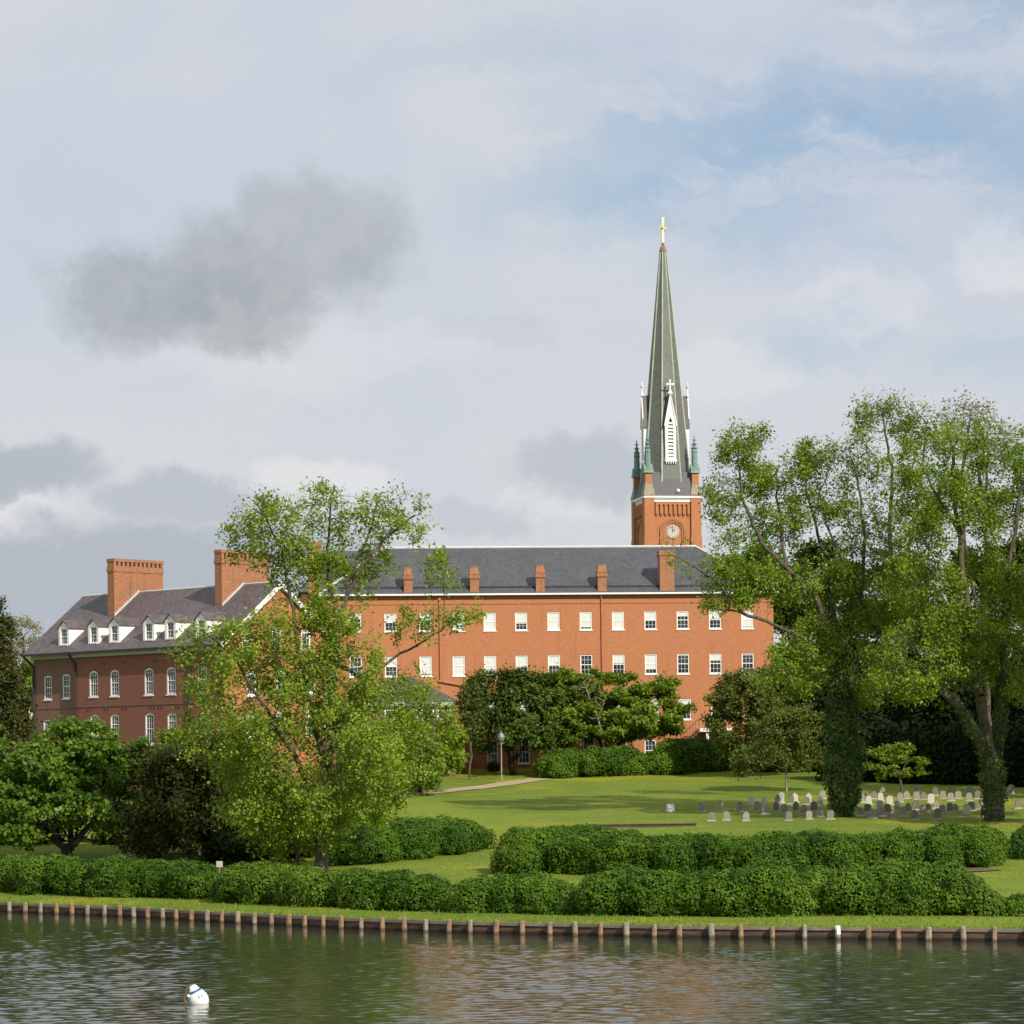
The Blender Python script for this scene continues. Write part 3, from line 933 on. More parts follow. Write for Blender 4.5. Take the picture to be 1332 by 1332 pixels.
        b = MB(); b.box(x + .0601, x + xw - .055, yc0 + .26, yc1 - .26, zt - .61, zt - .26); b.build('flue', M['black'], ch)
        b = MB()
        for k in range(12):
            y = yc0 + (DP / 2 - yc0) * k / 12
            z = zr(y)
            b.box(x + xw + .003, x + xw + .06, y, y + .26, z - .02, z + .30)
        b.build('step_flashing', M['lead'], ch)
    # low link at the far left
    b = MB(); b.box(-6, -.003, 4, 10, -3, 3.4); b.build('link_wall', M['brick_old'], root)
    b = MB(); slab(b, [(-6.2, 3.7, 3.42), (-.003, 3.7, 3.42), (-.003, 7, 4.6), (-6.2, 7, 4.6)], .15); b.build('link_roof', M['slate_brown'], root)
make_house()

# ------------------------------------------------------------------ church tower and spire
def make_tower():
    D = 335.0
    c0 = at(866.5, 650, D + 3)
    zb = 8.0
    W_ = 5.8; h = W_ / 2
    root = empty('church_tower', (c0.x, D + 3.5, zb), R(10.8))
    tag(root, 'brick church tower with tall grey green spire and gold cross', 'church tower')
    Z = lambda v, u=866: at(u, v, D + 3).z - zb
    ze = Z(648)
    fr = Frame(root, (-h, -h, 0), (1, 0, 0), (0, -1, 0))
    b = MB(); b.box(-h, h, -h, h, -1, ze - .2)
    tw = b.build('tower_wall', M['brick'], root)
    # corbel table
    b = MB()
    for ang in range(4):
        T = Matrix.Rotation(ang * math.pi / 2, 4, 'Z')
        za, zc = Z(671), Z(656)
        b.box(-h + 1.0, h - 1.0, -h - .22, -h - .003, zc - .25, zc, T)
        for k in range(8):
            x = -h + 1.12 + k * (W_ - 2.24) / 7
            b.box(x - .14, x + .14, -h - .22, -h - .003, za, zc - .253, T)
            b.frus(x - .14, x + .14, -h - .22, -h - .003, za - .003, x - .04, x + .04, -h - .05, -h - .004, za - .30, T)
    b.build('corbel_table', M['brick'], root)
    # arch over the clock
    zc = Z(694)
    for ang in (0, 3):
        T = Matrix.Rotation(ang * math.pi / 2, 4, 'Z')
        b = MB()
        for r0, r1, dd in ((1.0, 1.22, .10), (1.22, 1.45, .16)):
            n = 20
            for k in range(n):
                t0, t1 = math.pi * k / n, math.pi * (k + 1) / n
                b.add([(r * math.cos(t), -h - y, zc + r * math.sin(t)) for t in (t0, t1) for r in (r0, r1) for y in (.003, dd)],
                      [(0, 1, 3, 2), (4, 6, 7, 5), (0, 4, 5, 1), (2, 3, 7, 6), (1, 5, 7, 3), (0, 2, 6, 4)], T)
            b.box(-r1, -r0, -h - dd, -h - .003, zc - 3, zc, T); b.box(r0, r1, -h - dd, -h - .003, zc - 3, zc, T)
        b.build('clock_arch', M['brick_stack'], root)
    b = MB(); T = Matrix.Rotation(math.pi / 2, 4, 'X')
    b.tube((0, -h - .003, zc), (0, -h - .10, zc), .72, None, 28)
    dial = b.build('clock_dial', M['grave_white'], root)
    b = MB()
    for k in range(12):
        t = k * math.pi / 6
        b.tube((.5 * math.sin(t), -h - .125, zc + .5 * math.cos(t)), (.66 * math.sin(t), -h - .125, zc + .66 * math.cos(t)), .03, None, 4)
    b.tube((0, -h - .135, zc), (.25, -h - .135, zc + .3), .035, None, 4); b.tube((0, -h - .135, zc), (-.1, -h - .135, zc + .55), .03, None, 4)
    b.build('clock_hands', M['black'], dial)
    # white cornice
    b = MB()
    for z0, z1, o in ((ze - .62, ze - .36, .10), (ze - .357, ze - .20, .20), (ze - .197, ze, .34)):
        b.box(-h - o, h + o, -h - o, h + o, z0, z1)
    b.build('cornice', M['white'], root)
    # corner piers, each with stone cap, small brick stage and copper pinnacle
    for sx_ in (-1, 1):
        for sy_ in (-1, 1):
            cx, cy = sx_ * (h - .28), sy_ * (h - .28)
            hw = .56 if True else 0
            b = MB(); b.box(cx - hw, cx + hw, cy - hw, cy + hw, -1, ze + .05)
            b.box(cx - hw - .05, cx + hw + .05, cy - hw - .05, cy + hw + .05, -1, Z(700))
            pr = b.build('corner_pier', M['brick'], root)
            b = MB(); b.box(cx - hw - .06, cx + hw + .06, cy - hw - .06, cy + hw + .06, ze + .053, ze + .2)
            z1 = Z(632)
            b.frus(cx - hw - .06, cx + hw + .06, cy - hw - .06, cy + hw + .06, ze + .203, cx - .38, cx + .38, cy - .38, cy + .38, z1)
            b.box(cx - .42, cx + .42, cy - .42, cy + .42, z1 + .003, z1 + .1)
            b.build('stone_cap', M['stone'], pr)
            b = MB(); z2 = Z(618); b.box(cx - .37, cx + .37, cy - .37, cy + .37, z1 + .103, z2)
            b.build('brick_stage', M['brick'], pr)
            b = MB(); z3 = Z(606); z4 = Z(590); z5 = Z(568)
            b.frus(cx - .55, cx + .55, cy - .55, cy + .55, z2 + .003, cx - .5, cx + .5, cy - .5, cy + .5, z2 + .25)
            for a2 in range(4):
                T2 = Matrix.Translation((cx, cy, 0)) @ Matrix.Rotation(a2 * math.pi / 2, 4, 'Z')
                b.add([(-.5, -.5, z2 + .25), (.5, -.5, z2 + .25), (0, -.5, z2 + 1.0), (0, 0, z2 + 1.0), (-.5, 0, z2 + .25), (.5, 0, z2 + .25)], [(0, 1, 2), (0, 2, 3, 4), (1, 5, 3, 2)], T2)
            b.lathe([(.36, z2 + .25), (.31, z4 - .1), (.36, z4), (.33, z4 + .1), (.06, z5 - .6), (.16, z5 - .55), (.05, z5 - .45), (.03, z5)], 8, (cx, cy, 0))
            for k in range(3):
                zz = z4 + .35 + k * .45; rr = .30 - k * .075
                b.lathe([(rr + .07, zz), (rr + .10, zz + .06), (rr * .8, zz + .12)], 8, (cx, cy, 0))
            b.box(cx - .14, cx + .14, cy - .025, cy + .025, z5 - .32, z5 - .26)
            b.build('pinnacle', M['copper'], pr)
    # spire: low square skirt, then an octagon
    zs = Z(617)
    b = MB()
    b.frus(-h - .3, h + .3, -h - .3, h + .3, ze + .003, -2.3, 2.3, -2.3, 2.3, ze + 2.7)
    sk = b.build('spire_skirt', M['slate'], root)
    za = Z(326, 861)
    zo = ze + .75
    n8 = 8
    ap0, ap1 = 2.66, .32            # apothem at foot and top
    cr = 1 / math.cos(math.pi / 8)
    b = MB()
    b.lathe([(ap0 * cr, zo), (ap1 * cr, za)], 8, rot=math.pi / 8)
    sp = b.build('spire', M['slate_spire'], root)
    b = MB()
    for k in range(8):
        t = math.pi / 8 + k * math.pi / 4
        b.tube((ap0 * cr * math.cos(t), ap0 * cr * math.sin(t), zo), (ap1 * cr * math.cos(t), ap1 * cr * math.sin(t), za), .11, .07, 5)
    b.build('spire_rib', M['rib'], sp)
    apo = lambda z: ap0 + (ap1 - ap0) * (z - zo) / (za - zo)
    # lucarnes on the four main faces
    for a in range(4):
        T = Matrix.Rotation(a * math.pi / 2, 4, 'Z')
        z0, z1, z2 = Z(601), Z(554), Z(514)
        yf = -apo(z0) - .18
        wd = .60
        b = MB()
        hole = [(-.30, z0 + .35), (.30, z0 + .35), (.30, z1 - .25), (.22, z1 + .25), (0, z1 + .75), (-.22, z1 + .25), (-.30, z1 - .25)]
        lf = Frame(root, (0, 0, 0), (1, 0, 0), (0, -1, 0)); lf.T = lambda p: T @ Vector((p[0], yf + p[1], p[2]))
        wp = wall_panel(lf, [(-wd, z0), (wd, z0), (wd, z1), (0, z2 - .1), (-wd, z1)], [hole], .2)
        b.add(wp.v, wp.f)
        for s in (-1, 1):
            b.add([(s * wd, yf, z0), (s * wd, -apo(z0) + .3, z0), (s * wd, -apo(z1) + .3, z1), (s * wd, yf, z1)], [(0, 1, 2, 3)], T)
        b.box(-wd - .08, wd + .08, yf - .12, yf + .3, z0 - .16, z0 - .003, T)
        for k in range(-2, 3): b.box(k * .25 - .05, k * .25 + .05, yf - .06, yf + .1, z0 - .38, z0 - .163, T)
        for s in (-1, 1):      # white barge boards on the gable
            b.add([(s * (wd + .14), yf - .10, z1 - .2), (s * .02, yf - .10, z2 + .05), (s * .02, yf - .10, z2 - .35), (s * (wd + .02), yf - .10, z1 - .25),
                   (s * (wd + .14), yf - .004, z1 - .2), (s * .02, yf - .004, z2 + .05), (s * .02, yf - .004, z2 - .35), (s * (wd + .02), yf - .004, z1 - .25)],
                  [(0, 1, 2, 3), (4, 7, 6, 5), (0, 4, 5, 1), (3, 2, 6, 7), (0, 3, 7, 4)], T)
        lu = b.build('lucarne', M['white'], sp)
        b = MB(); nl = 10
        for k in range(nl):
            zz = z0 + .45 + k * (z1 + .35 - z0 - .45) / nl
            b.add([(-.30, yf + .02, zz), (.30, yf + .02, zz), (.30, yf + .17, zz + .20), (-.30, yf + .17, zz + .20), (-.30, yf + .02, zz + .06), (.30, yf + .02, zz + .06), (.30, yf + .17, zz + .26), (-.30, yf + .17, zz + .26)],
                  [(0, 3, 2, 1), (4, 5, 6, 7), (0, 1, 5, 4), (1, 2, 6, 5), (2, 3, 7, 6), (3, 0, 4, 7)], T)
        b.build('louvre', M['white'], lu)
        b = MB()
        for s in (-1, 1):
            b.add([(s * (wd + .16), yf - .09, z1 - .25), (s * .005, yf - .09, z2), (s * .005, -apo(z2) + .2, z2), (s * (wd + .16), -apo(z1) + .3, z1 - .25),
                   (s * (wd + .09), yf - .09, z1 - .28), (s * .005, yf - .09, z2 - .15), (s * .005, -apo(z2) + .2, z2 - .15), (s * (wd + .09), -apo(z1) + .3, z1 - .28)],
                  [(0, 1, 2, 3), (4, 7, 6, 5), (0, 4, 5, 1), (0, 3, 7, 4)], T)
        b.build('lucarne_roof', M['slate_brown'], lu)
        b = MB(); zf = z2 + .02
        b.box(-.06, .06, yf - .05, yf + .05, zf, zf + 1.35, T); b.box(-.32, .32, yf - .045, yf + .045, zf + .88, zf + 1.0, T)
        for dx in (-.32, .32): b.box(dx - .09, dx + .09, yf - .05, yf + .05, zf + .84, zf + 1.04, T)
        b.box(-.1, .1, yf - .06, yf + .06, zf + 1.25, zf + 1.42, T)
        b.frus(-.26, .26, yf - .12, yf + .12, zf - .1, -.06, .06, yf - .05, yf + .05, zf + .35, T)
        b.build('cross', M['white'], lu)
    # top: rusty cap, gilded cross
    b = MB(); b.lathe([(.42, za - .05), (.46, za + .05), (.36, za + .15), (.30, za + .45), (.17, za + .6), (.15, za + .95)], 8)
    b.build('spire_cap', M['rust'], sp)
    zc_ = Z(283, 861)
    b = MB(); b.box(-.125, .125, -.125, .125, za + .95, zc_)
    T = Matrix.Rotation(R(66), 4, 'Z')
    b.box(-.95, .95, -.13, .13, zc_ - 1.15, zc_ - .85, T)
    for s in (-1, 1): b.box(s * .95 - .12, s * .95 + .12, -.17, .17, zc_ - 1.22, zc_ - .78, T)
    b.box(-.16, .16, -.16, .16, zc_ - .15, zc_ + .06)
    b.build('gold_cross', M['gold'], sp)
    b = MB(); yy = -h - .1
    b.tube((.5, yy, ze + .35), (.62, yy - .35, ze + .62), .16, .2, 8); b.box(.44, .56, yy - .05, yy + .2, ze + .1, ze + .35)
    b.build('floodlight', M['white'], sk)
make_tower()

# ------------------------------------------------------------------ vegetation
LEAF = {
    'spring': leafmat('spring_leaves', (.090, .160, .013), (.290, .390, .038), .36, (.34, .36, .04)),
    'elm': leafmat('elm_leaves', (.076, .142, .012), (.255, .365, .036), .36, (.30, .29, .04)),
    'mid': leafmat('mid_green_leaves', (.046, .108, .009), (.150, .238, .020), .30),
    'maple': leafmat('maple_leaves', (.070, .125, .010), (.215, .300, .024), .34),
    'yew': leafmat('yew_needles', (.028, .064, .009), (.100, .155, .020), .18, (.13, .11, .03), .1),
    'olive': leafmat('olive_leaves', (.058, .088, .012), (.165, .205, .030), .28, (.14, .10, .04)),
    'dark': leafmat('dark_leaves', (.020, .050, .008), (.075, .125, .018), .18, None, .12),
    'deep': leafmat('painted_shade_leaves', (.006, .014, .004), (.018, .032, .008), .1, None, .04),  # near-black so undergrowth reads as shaded: the shade is put into the colour
    'hedge': leafmat('hedge_leaves', (.026, .072, .006), (.120, .215, .016), .2, (.17, .19, .03), .12),
    'ivy': leafmat('ivy_leaves', (.026, .070, .010), (.110, .175, .026), .2, (.14, .15, .03)),
    'pale': leafmat('pale_young_leaves', (.18, .18, .09), (.28, .28, .15), .3),
    'brown': leafmat('bronze_leaves', (.042, .056, .012), (.125, .145, .030), .2, None, .15),
    'conifer': leafmat('conifer_needles', (.034, .046, .012), (.085, .095, .024), .15, (.11, .08, .03), .1),
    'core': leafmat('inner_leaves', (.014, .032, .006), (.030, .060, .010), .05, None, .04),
}
BARK = {'grey': bark('grey_bark', (.075, .062, .047), (.17, .145, .11)), 'brown': bark('brown_bark', (.055, .042, .030), (.13, .10, .07)),
        'pale': bark('pale_bark', (.19, .16, .12), (.34, .29, .22)), 'dark': bark('dark_bark', (.022, .018, .014), (.05, .042, .032))}

def unit(a):
    return a / np.maximum(np.linalg.norm(a, axis=1, keepdims=True), 1e-6)
def leaves(c, normal, size, aspect=.62, jitter=.8, droop=.0):
    """leaf-sized rhombic blades round centres c, roughly facing normal"""
    n = len(c)
    nn = unit(normal + RNG.normal(0, jitter, (n, 3)))
    d = unit(np.cross(nn, RNG.normal(0, 1, (n, 3))))
    d[:, 2] -= droop; d = unit(d)
    s = np.cross(nn, d)
    L_ = (size * RNG.uniform(.6, 1.35, n))[:, None]
    fold = nn * L_ * RNG.uniform(.0, .16, (n, 1))
    v = np.stack([c - d * L_ * .5, c + s * L_ * aspect * .5 + fold - d * L_ * .08, c + d * L_ * .5, c - s * L_ * aspect * .5 + fold - d * L_ * .08], 1).reshape(-1, 3)
    q = np.arange(n * 4).reshape(-1, 4)
    return v, q
def tubes(p, q, r0, r1, n):
    d = unit(q - p)
    ref = np.where(np.abs(d[:, 2:3]) > .9, np.array([[1., 0, 0]]), np.array([[0, 0, 1.]]))
    a = unit(np.cross(d, ref)); b = np.cross(d, a)
    vs = []
    for c, r in ((p, r0), (q, r1)):
        for k in range(n):
            t = 2 * math.pi * k / n
            vs.append(c + (a * math.cos(t) + b * math.sin(t)) * r[:, None])
    V_ = np.stack(vs, 1)
    m = len(p)
    base = (np.arange(m) * 2 * n)[:, None]
    Q = np.concatenate([np.stack([base[:, 0] + k, base[:, 0] + (k + 1) % n, base[:, 0] + n + (k + 1) % n, base[:, 0] + n + k], 1) for k in range(n)])
    return V_.reshape(-1, 3), Q

def grow(base, limbs, pts, step, kill, up=.12, iters=70, lr=None):
    """limbs: polylines of world points; grows twigs towards every crown point -> nodes, parents"""
    nodes, par = [np.array(base, float)], [-1]
    floor_ = [0.0]
    for li, poly in enumerate(limbs):
        fr_ = (lr or {}).get(li, (0, 0)); T0 = len(nodes)
        poly = [np.array(p, float) for p in poly]
        A = np.array(nodes)
        cur = int(np.argmin(((A - poly[0]) ** 2).sum(1)))
        for k in range(len(poly)):
            tgt = poly[k]
            st = nodes[cur]
            L_ = np.linalg.norm(tgt - st)
            m = max(1, int(L_ / step))
            if L_ < .05: continue
            for j in range(1, m + 1):
                p = st + (tgt - st) * j / m + (RNG.normal(0, .10 * step, 3) if j < m else 0)
                nodes.append(p); par.append(cur); cur = len(nodes) - 1
        cnt_ = max(1, len(nodes) - T0)
        floor_ += [fr_[0] + (fr_[1] - fr_[0]) * (q_ / cnt_) ** .62 for q_ in range(len(nodes) - T0)]
    Np = np.array(nodes); par = list(par)
    P = pts.copy()
    d2 = ((P[:, None, :] - Np[None]) ** 2).sum(2) if len(P) * len(Np) < 4e6 else None
    if d2 is None:
        near = np.zeros(len(P), int); nd = np.full(len(P), 1e9)
        for i in range(0, len(Np)):
            dd = ((P - Np[i]) ** 2).sum(1); k = dd < nd; near[k] = i; nd[k] = dd[k]
    else:
        near = d2.argmin(1); nd = d2.min(1)
    alive = np.ones(len(P), bool)
    for it in range(iters):
        alive &= nd > kill * kill
        if not alive.any(): break
        idx = near[alive]
        v = unit(P[alive] - Np[idx])
        acc = np.zeros((len(Np), 3)); np.add.at(acc, idx, v)
        src = np.unique(idx)
        d = unit(acc[src] + RNG.normal(0, .22, (len(src), 3)))
        d[:, 2] += up; d = unit(d)
        new = Np[src] + d * step * RNG.uniform(.8, 1.1, (len(src), 1))
        o = len(Np)
        Np = np.concatenate([Np, new]); par += src.tolist()
        ai = np.nonzero(alive)[0]
        dd = ((P[ai][:, None, :] - new[None]) ** 2).sum(2)
        j = dd.argmin(1); m = dd[np.arange(len(ai)), j]
        b = m < nd[ai]
        near[ai[b]] = o + j[b]; nd[ai[b]] = m[b]
    fl = np.zeros(len(Np)); fl[:len(floor_)] = floor_
    return Np, np.array(par), fl

def tree(name, label, base, limbs, pts, leaf, bark_, n_leaf=20000, lsize=.24, r_base=.4, step=.6, kill=.7, twig=.7, spread=.28, group=None, cat='tree',
         bare=0.0, up=.12, tipr=.012, aspect=.62, root_name=None, flat=0.0, clump=1.0, ntw=2, hmax=2, lr=None):
    root = empty(name, tuple(base))
    tag(root, label, cat, group)
    b0 = np.array(base)
    Np, par, flo = grow(b0, limbs, pts, step, kill, up, lr=lr)
    n = len(Np)
    kids = np.zeros(n, int); np.add.at(kids, par[1:], 1)
    hgt = np.zeros(n, int); acc = np.full(n, 0.0)
    order = np.arange(n)[::-1]
    ex = 2.0
    r = np.zeros(n)
    for i in order:
        if kids[i] == 0: acc[i] = tipr ** ex
        r[i] = acc[i] ** (1 / ex)
        p = par[i]
        if p >= 0:
            acc[p] += acc[i] + (tipr * .35) ** ex
            hgt[p] = max(hgt[p], hgt[i] + 1)
    sc = r_base / max(r[0], 1e-6)
    r = np.where(r < 2.2 * tipr, r, tipr * 2.2 + (r - tipr * 2.2) * max(.2, (r_base - tipr * 2.2) / max(r[0] - tipr * 2.2, 1e-6)))
    r = np.maximum(r, flo)
    if r_base > .12: r = r * (1 + .45 * np.clip(1 - (Np[:, 2] - b0[2]) / 1.3, 0, 1) ** 1.5 * (r > .1))
    i = np.arange(1, n); p = par[1:]
    rp = np.minimum(r[p], r[i] * 1.18 + .003)
    V_, Q_ = [], []
    off = 0
    big = r[i] > .07
    for sel, ns in ((big, 8), (~big, 4)):
        if sel.any():
            v, q = tubes(Np[p[sel]], Np[i[sel]], rp[sel], r[i[sel]], ns)
            V_.append(v); Q_.append(q + off); off += len(v)
    # fine twigs
    tips = np.nonzero(hgt <= hmax)[0]
    tips = tips[par[tips] >= 0]
    rep = np.repeat(tips, ntw)
    dirn = unit(Np[rep] - Np[par[rep]])
    td = unit(dirn * .7 + RNG.normal(0, .62, (len(rep), 3)) + np.array([0, 0, .22]))
    if flat: td[:, 2] *= (1 - flat); td = unit(td)
    tl = twig * RNG.uniform(.45, 1.25, len(rep))
    te = Np[rep] + td * tl[:, None]
    v, q = tubes(Np[rep], te, np.full(len(rep), tipr * .9), np.full(len(rep), tipr * .4), 3)
    V_.append(v); Q_.append(q + off)
    loc = np.concatenate(V_) - b0
    mesh_np('trunk', loc, np.concatenate(Q_), BARK[bark_], root, smooth=True)
    # leaves along the twigs
    if n_leaf:
        wts = RNG.uniform(0.15, 1, len(rep)) ** clump
        if bare:
            dens = np.array([mnoise.noise(Vector(x * .33)) for x in te])
            wts = wts * np.clip((dens + .55 - bare) * 2.2, 0.02, 1)
        ch = RNG.choice(len(rep), n_leaf, p=wts / wts.sum())
        t = RNG.uniform(.15, 1.1, n_leaf)[:, None]
        c = Np[rep[ch]] * (1 - t) + te[ch] * t + RNG.normal(0, spread, (n_leaf, 3)) * (np.array([1, 1, 1 - flat * .8]))
        out = unit(c - (Np.mean(0) * .6 + np.array([b0[0], b0[1], Np[:, 2].mean()]) * .4))
        nrm = out * .5 + np.array([0, 0, .7])
        v, q = leaves(c - b0, nrm, lsize, aspect, .75)
        big_ = np.array([mnoise.noise(Vector(x * .55)) for x in te])[ch]
        tint = np.clip(.5 + big_ * .55 + RNG.normal(0, .22, n_leaf), 0, 1)
        mesh_np('crown', v, q, LEAF[leaf], root, {'tint': tint, 'odd': RNG.uniform(0, 1, n_leaf)})
    return root, Np, par, r

def crown(D, ells, n, fill=.55):
    """points inside a set of crown lobes given as (u, v, ru, rv, depth offset m, weight)"""
    out = []
    tot = sum(e[2] * e[3] * (e[5] if len(e) > 5 else 1) for e in ells)
    for e in ells:
        u, v, ru, rv = e[:4]
        dd = e[4] if len(e) > 4 else 0
        wt = e[5] if len(e) > 5 else 1
        k = max(3, int(n * ru * rv * wt / tot))
        c = np.array(at(u, v, D + dd)); s = (D + dd) / F
        x = unit(RNG.normal(0, 1, (k, 3))) * (RNG.uniform(0, 1, (k, 1)) ** (1 / (3 * fill)) if fill < 1 else RNG.uniform(0, 1, (k, 1)) ** (1 / 3))
        rd = (ru * .6 + rv * .4) * s
        out.append(c + x * np.array([ru * s, rd, rv * s]))
    return np.concatenate(out)
def limb(D, pts):
    return [np.array(at(p[0], p[1], D + (p[2] if len(p) > 2 else 0))) for p in pts]
def base_at(u, v, D):
    p = at(u, v, D)
    return np.array([p.x, p.y, gz(p.x, p.y) - .05])

def hedge(name, label, line, height, width, dens=190, lsize=.135, lobe=1.15, leaf='hedge', group=None, cat='hedge', wob=.20):
    """line: world (x,y) points along the foot; shrubs of many rounded lobes covered in leaves"""
    P = [Vector((p[0], p[1])) for p in line]
    seg = [(P[i], P[i + 1], (P[i + 1] - P[i]).length) for i in range(len(P) - 1)]
    tot = sum(s[2] for s in seg)
    b0 = np.array([P[0].x, P[0].y, gz(P[0].x, P[0].y)])
    root = empty(name, tuple(b0)); tag(root, label, cat, group)
    cs, rs = [], []
    nl = int(tot * width * 2.2 / (lobe * lobe)) + 6
    for k in range(nl):
        d = tot * (k + random.random()) / nl
        for a, b_, L_ in seg:
            if d <= L_ or (a, b_, L_) == seg[-1]:
                t = min(d / L_, 1); break
            d -= L_
        c = a.lerp(b_, t); dr = (b_ - a).normalized(); nr = Vector((-dr.y, dr.x))
        off = random.uniform(-.5, .5) * max(width - lobe, .1)
        rr = lobe * random.choice((.42, .55, .65, .75, .9)) * random.uniform(.9, 1.1)
        hv = height * (1 + wob * mnoise.noise(Vector((c.x * .28, c.y * .28, 1.7))) + random.uniform(-.12, .05))
        hv *= 1 + .11 * mnoise.noise(Vector((c.x * .9, c.y * .9, 6.1)))
        hv *= .62 + .38 * min(1, min(k, nl - 1 - k) / nl * tot / 1.6)
        hv *= 1 - .30 * abs(off / max(width, .1)) * 2 * .6
        q = c + nr * off
        g = gz(q.x, q.y)
        zz = g + hv - rr * .85
        while True:
            cs.append((q.x + random.uniform(-.12, .12), q.y + random.uniform(-.1, .1), zz)); rs.append(rr)
            zz -= rr * .95
            if zz < g + rr * .25: break
            rr *= 1.05
    cs, rs = np.array(cs), np.array(rs)
    area = 4 * math.pi * rs ** 2 * .8
    n = int(dens * area.sum())
    ch = RNG.choice(len(cs), n, p=area / area.sum())
    nrm = unit(RNG.normal(0, 1, (n, 3)) + np.array([0, -.25, .25]))
    ros = np.array([mnoise.noise(Vector((a * 2.6 + q_ * 9.1, b_ * 2.6, c * 2.6))) for (a, b_, c), q_ in zip(nrm * rs[ch][:, None], rs[ch])])
    pos = cs[ch] + nrm * (rs[ch] * (RNG.uniform(.90, 1.06, n) + .20 * ros + (RNG.uniform(0, 1, n) < .06) * RNG.uniform(0, .22, n)))[:, None] * np.array([1.08, 1.0, .92])
    keep = np.ones(n, bool)
    for k in range(len(cs)):
        near = np.abs(pos[:, 0] - cs[k, 0]) < rs[k]
        idx = np.nonzero(near & (ch != k))[0]
        if len(idx):
            dd = ((pos[idx] - cs[k]) ** 2).sum(1)
            keep[idx[dd < (rs[k] * .80) ** 2]] = False
    gg = ground(pos[:, 0], pos[:, 1])
    keep &= pos[:, 2] > gg + .02
    pos, nrm, ch = pos[keep], nrm[keep], ch[keep]
    v, q = leaves(pos - b0, nrm + np.array([0, -.1, .30]), lsize, .66, .48)
    lt = RNG.normal(0, .18, len(cs))
    fine = np.array([mnoise.noise(Vector(x * 1.9)) for x in pos])
    broad = np.array([mnoise.noise(Vector(x * .22)) for x in pos])
    tint = np.clip(.48 + lt[ch] + .40 * fine + .35 * broad + RNG.normal(0, .16, len(pos)), 0, 1)
    odd = RNG.uniform(0, .86, len(pos)) + .12 * (broad > .25)
    mesh_np('foliage', v, q, LEAF[leaf], root, {'tint': tint, 'odd': odd})
    # twiggy heart of each shrub
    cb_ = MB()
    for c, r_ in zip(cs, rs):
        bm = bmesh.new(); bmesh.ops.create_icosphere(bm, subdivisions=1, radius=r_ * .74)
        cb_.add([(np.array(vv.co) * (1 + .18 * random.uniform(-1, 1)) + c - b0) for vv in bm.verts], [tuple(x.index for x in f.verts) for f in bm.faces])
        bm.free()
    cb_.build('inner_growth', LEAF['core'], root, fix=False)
    return root
def foot(pts):
    return [tuple(hit(u, v))[:2] for u, v in pts]

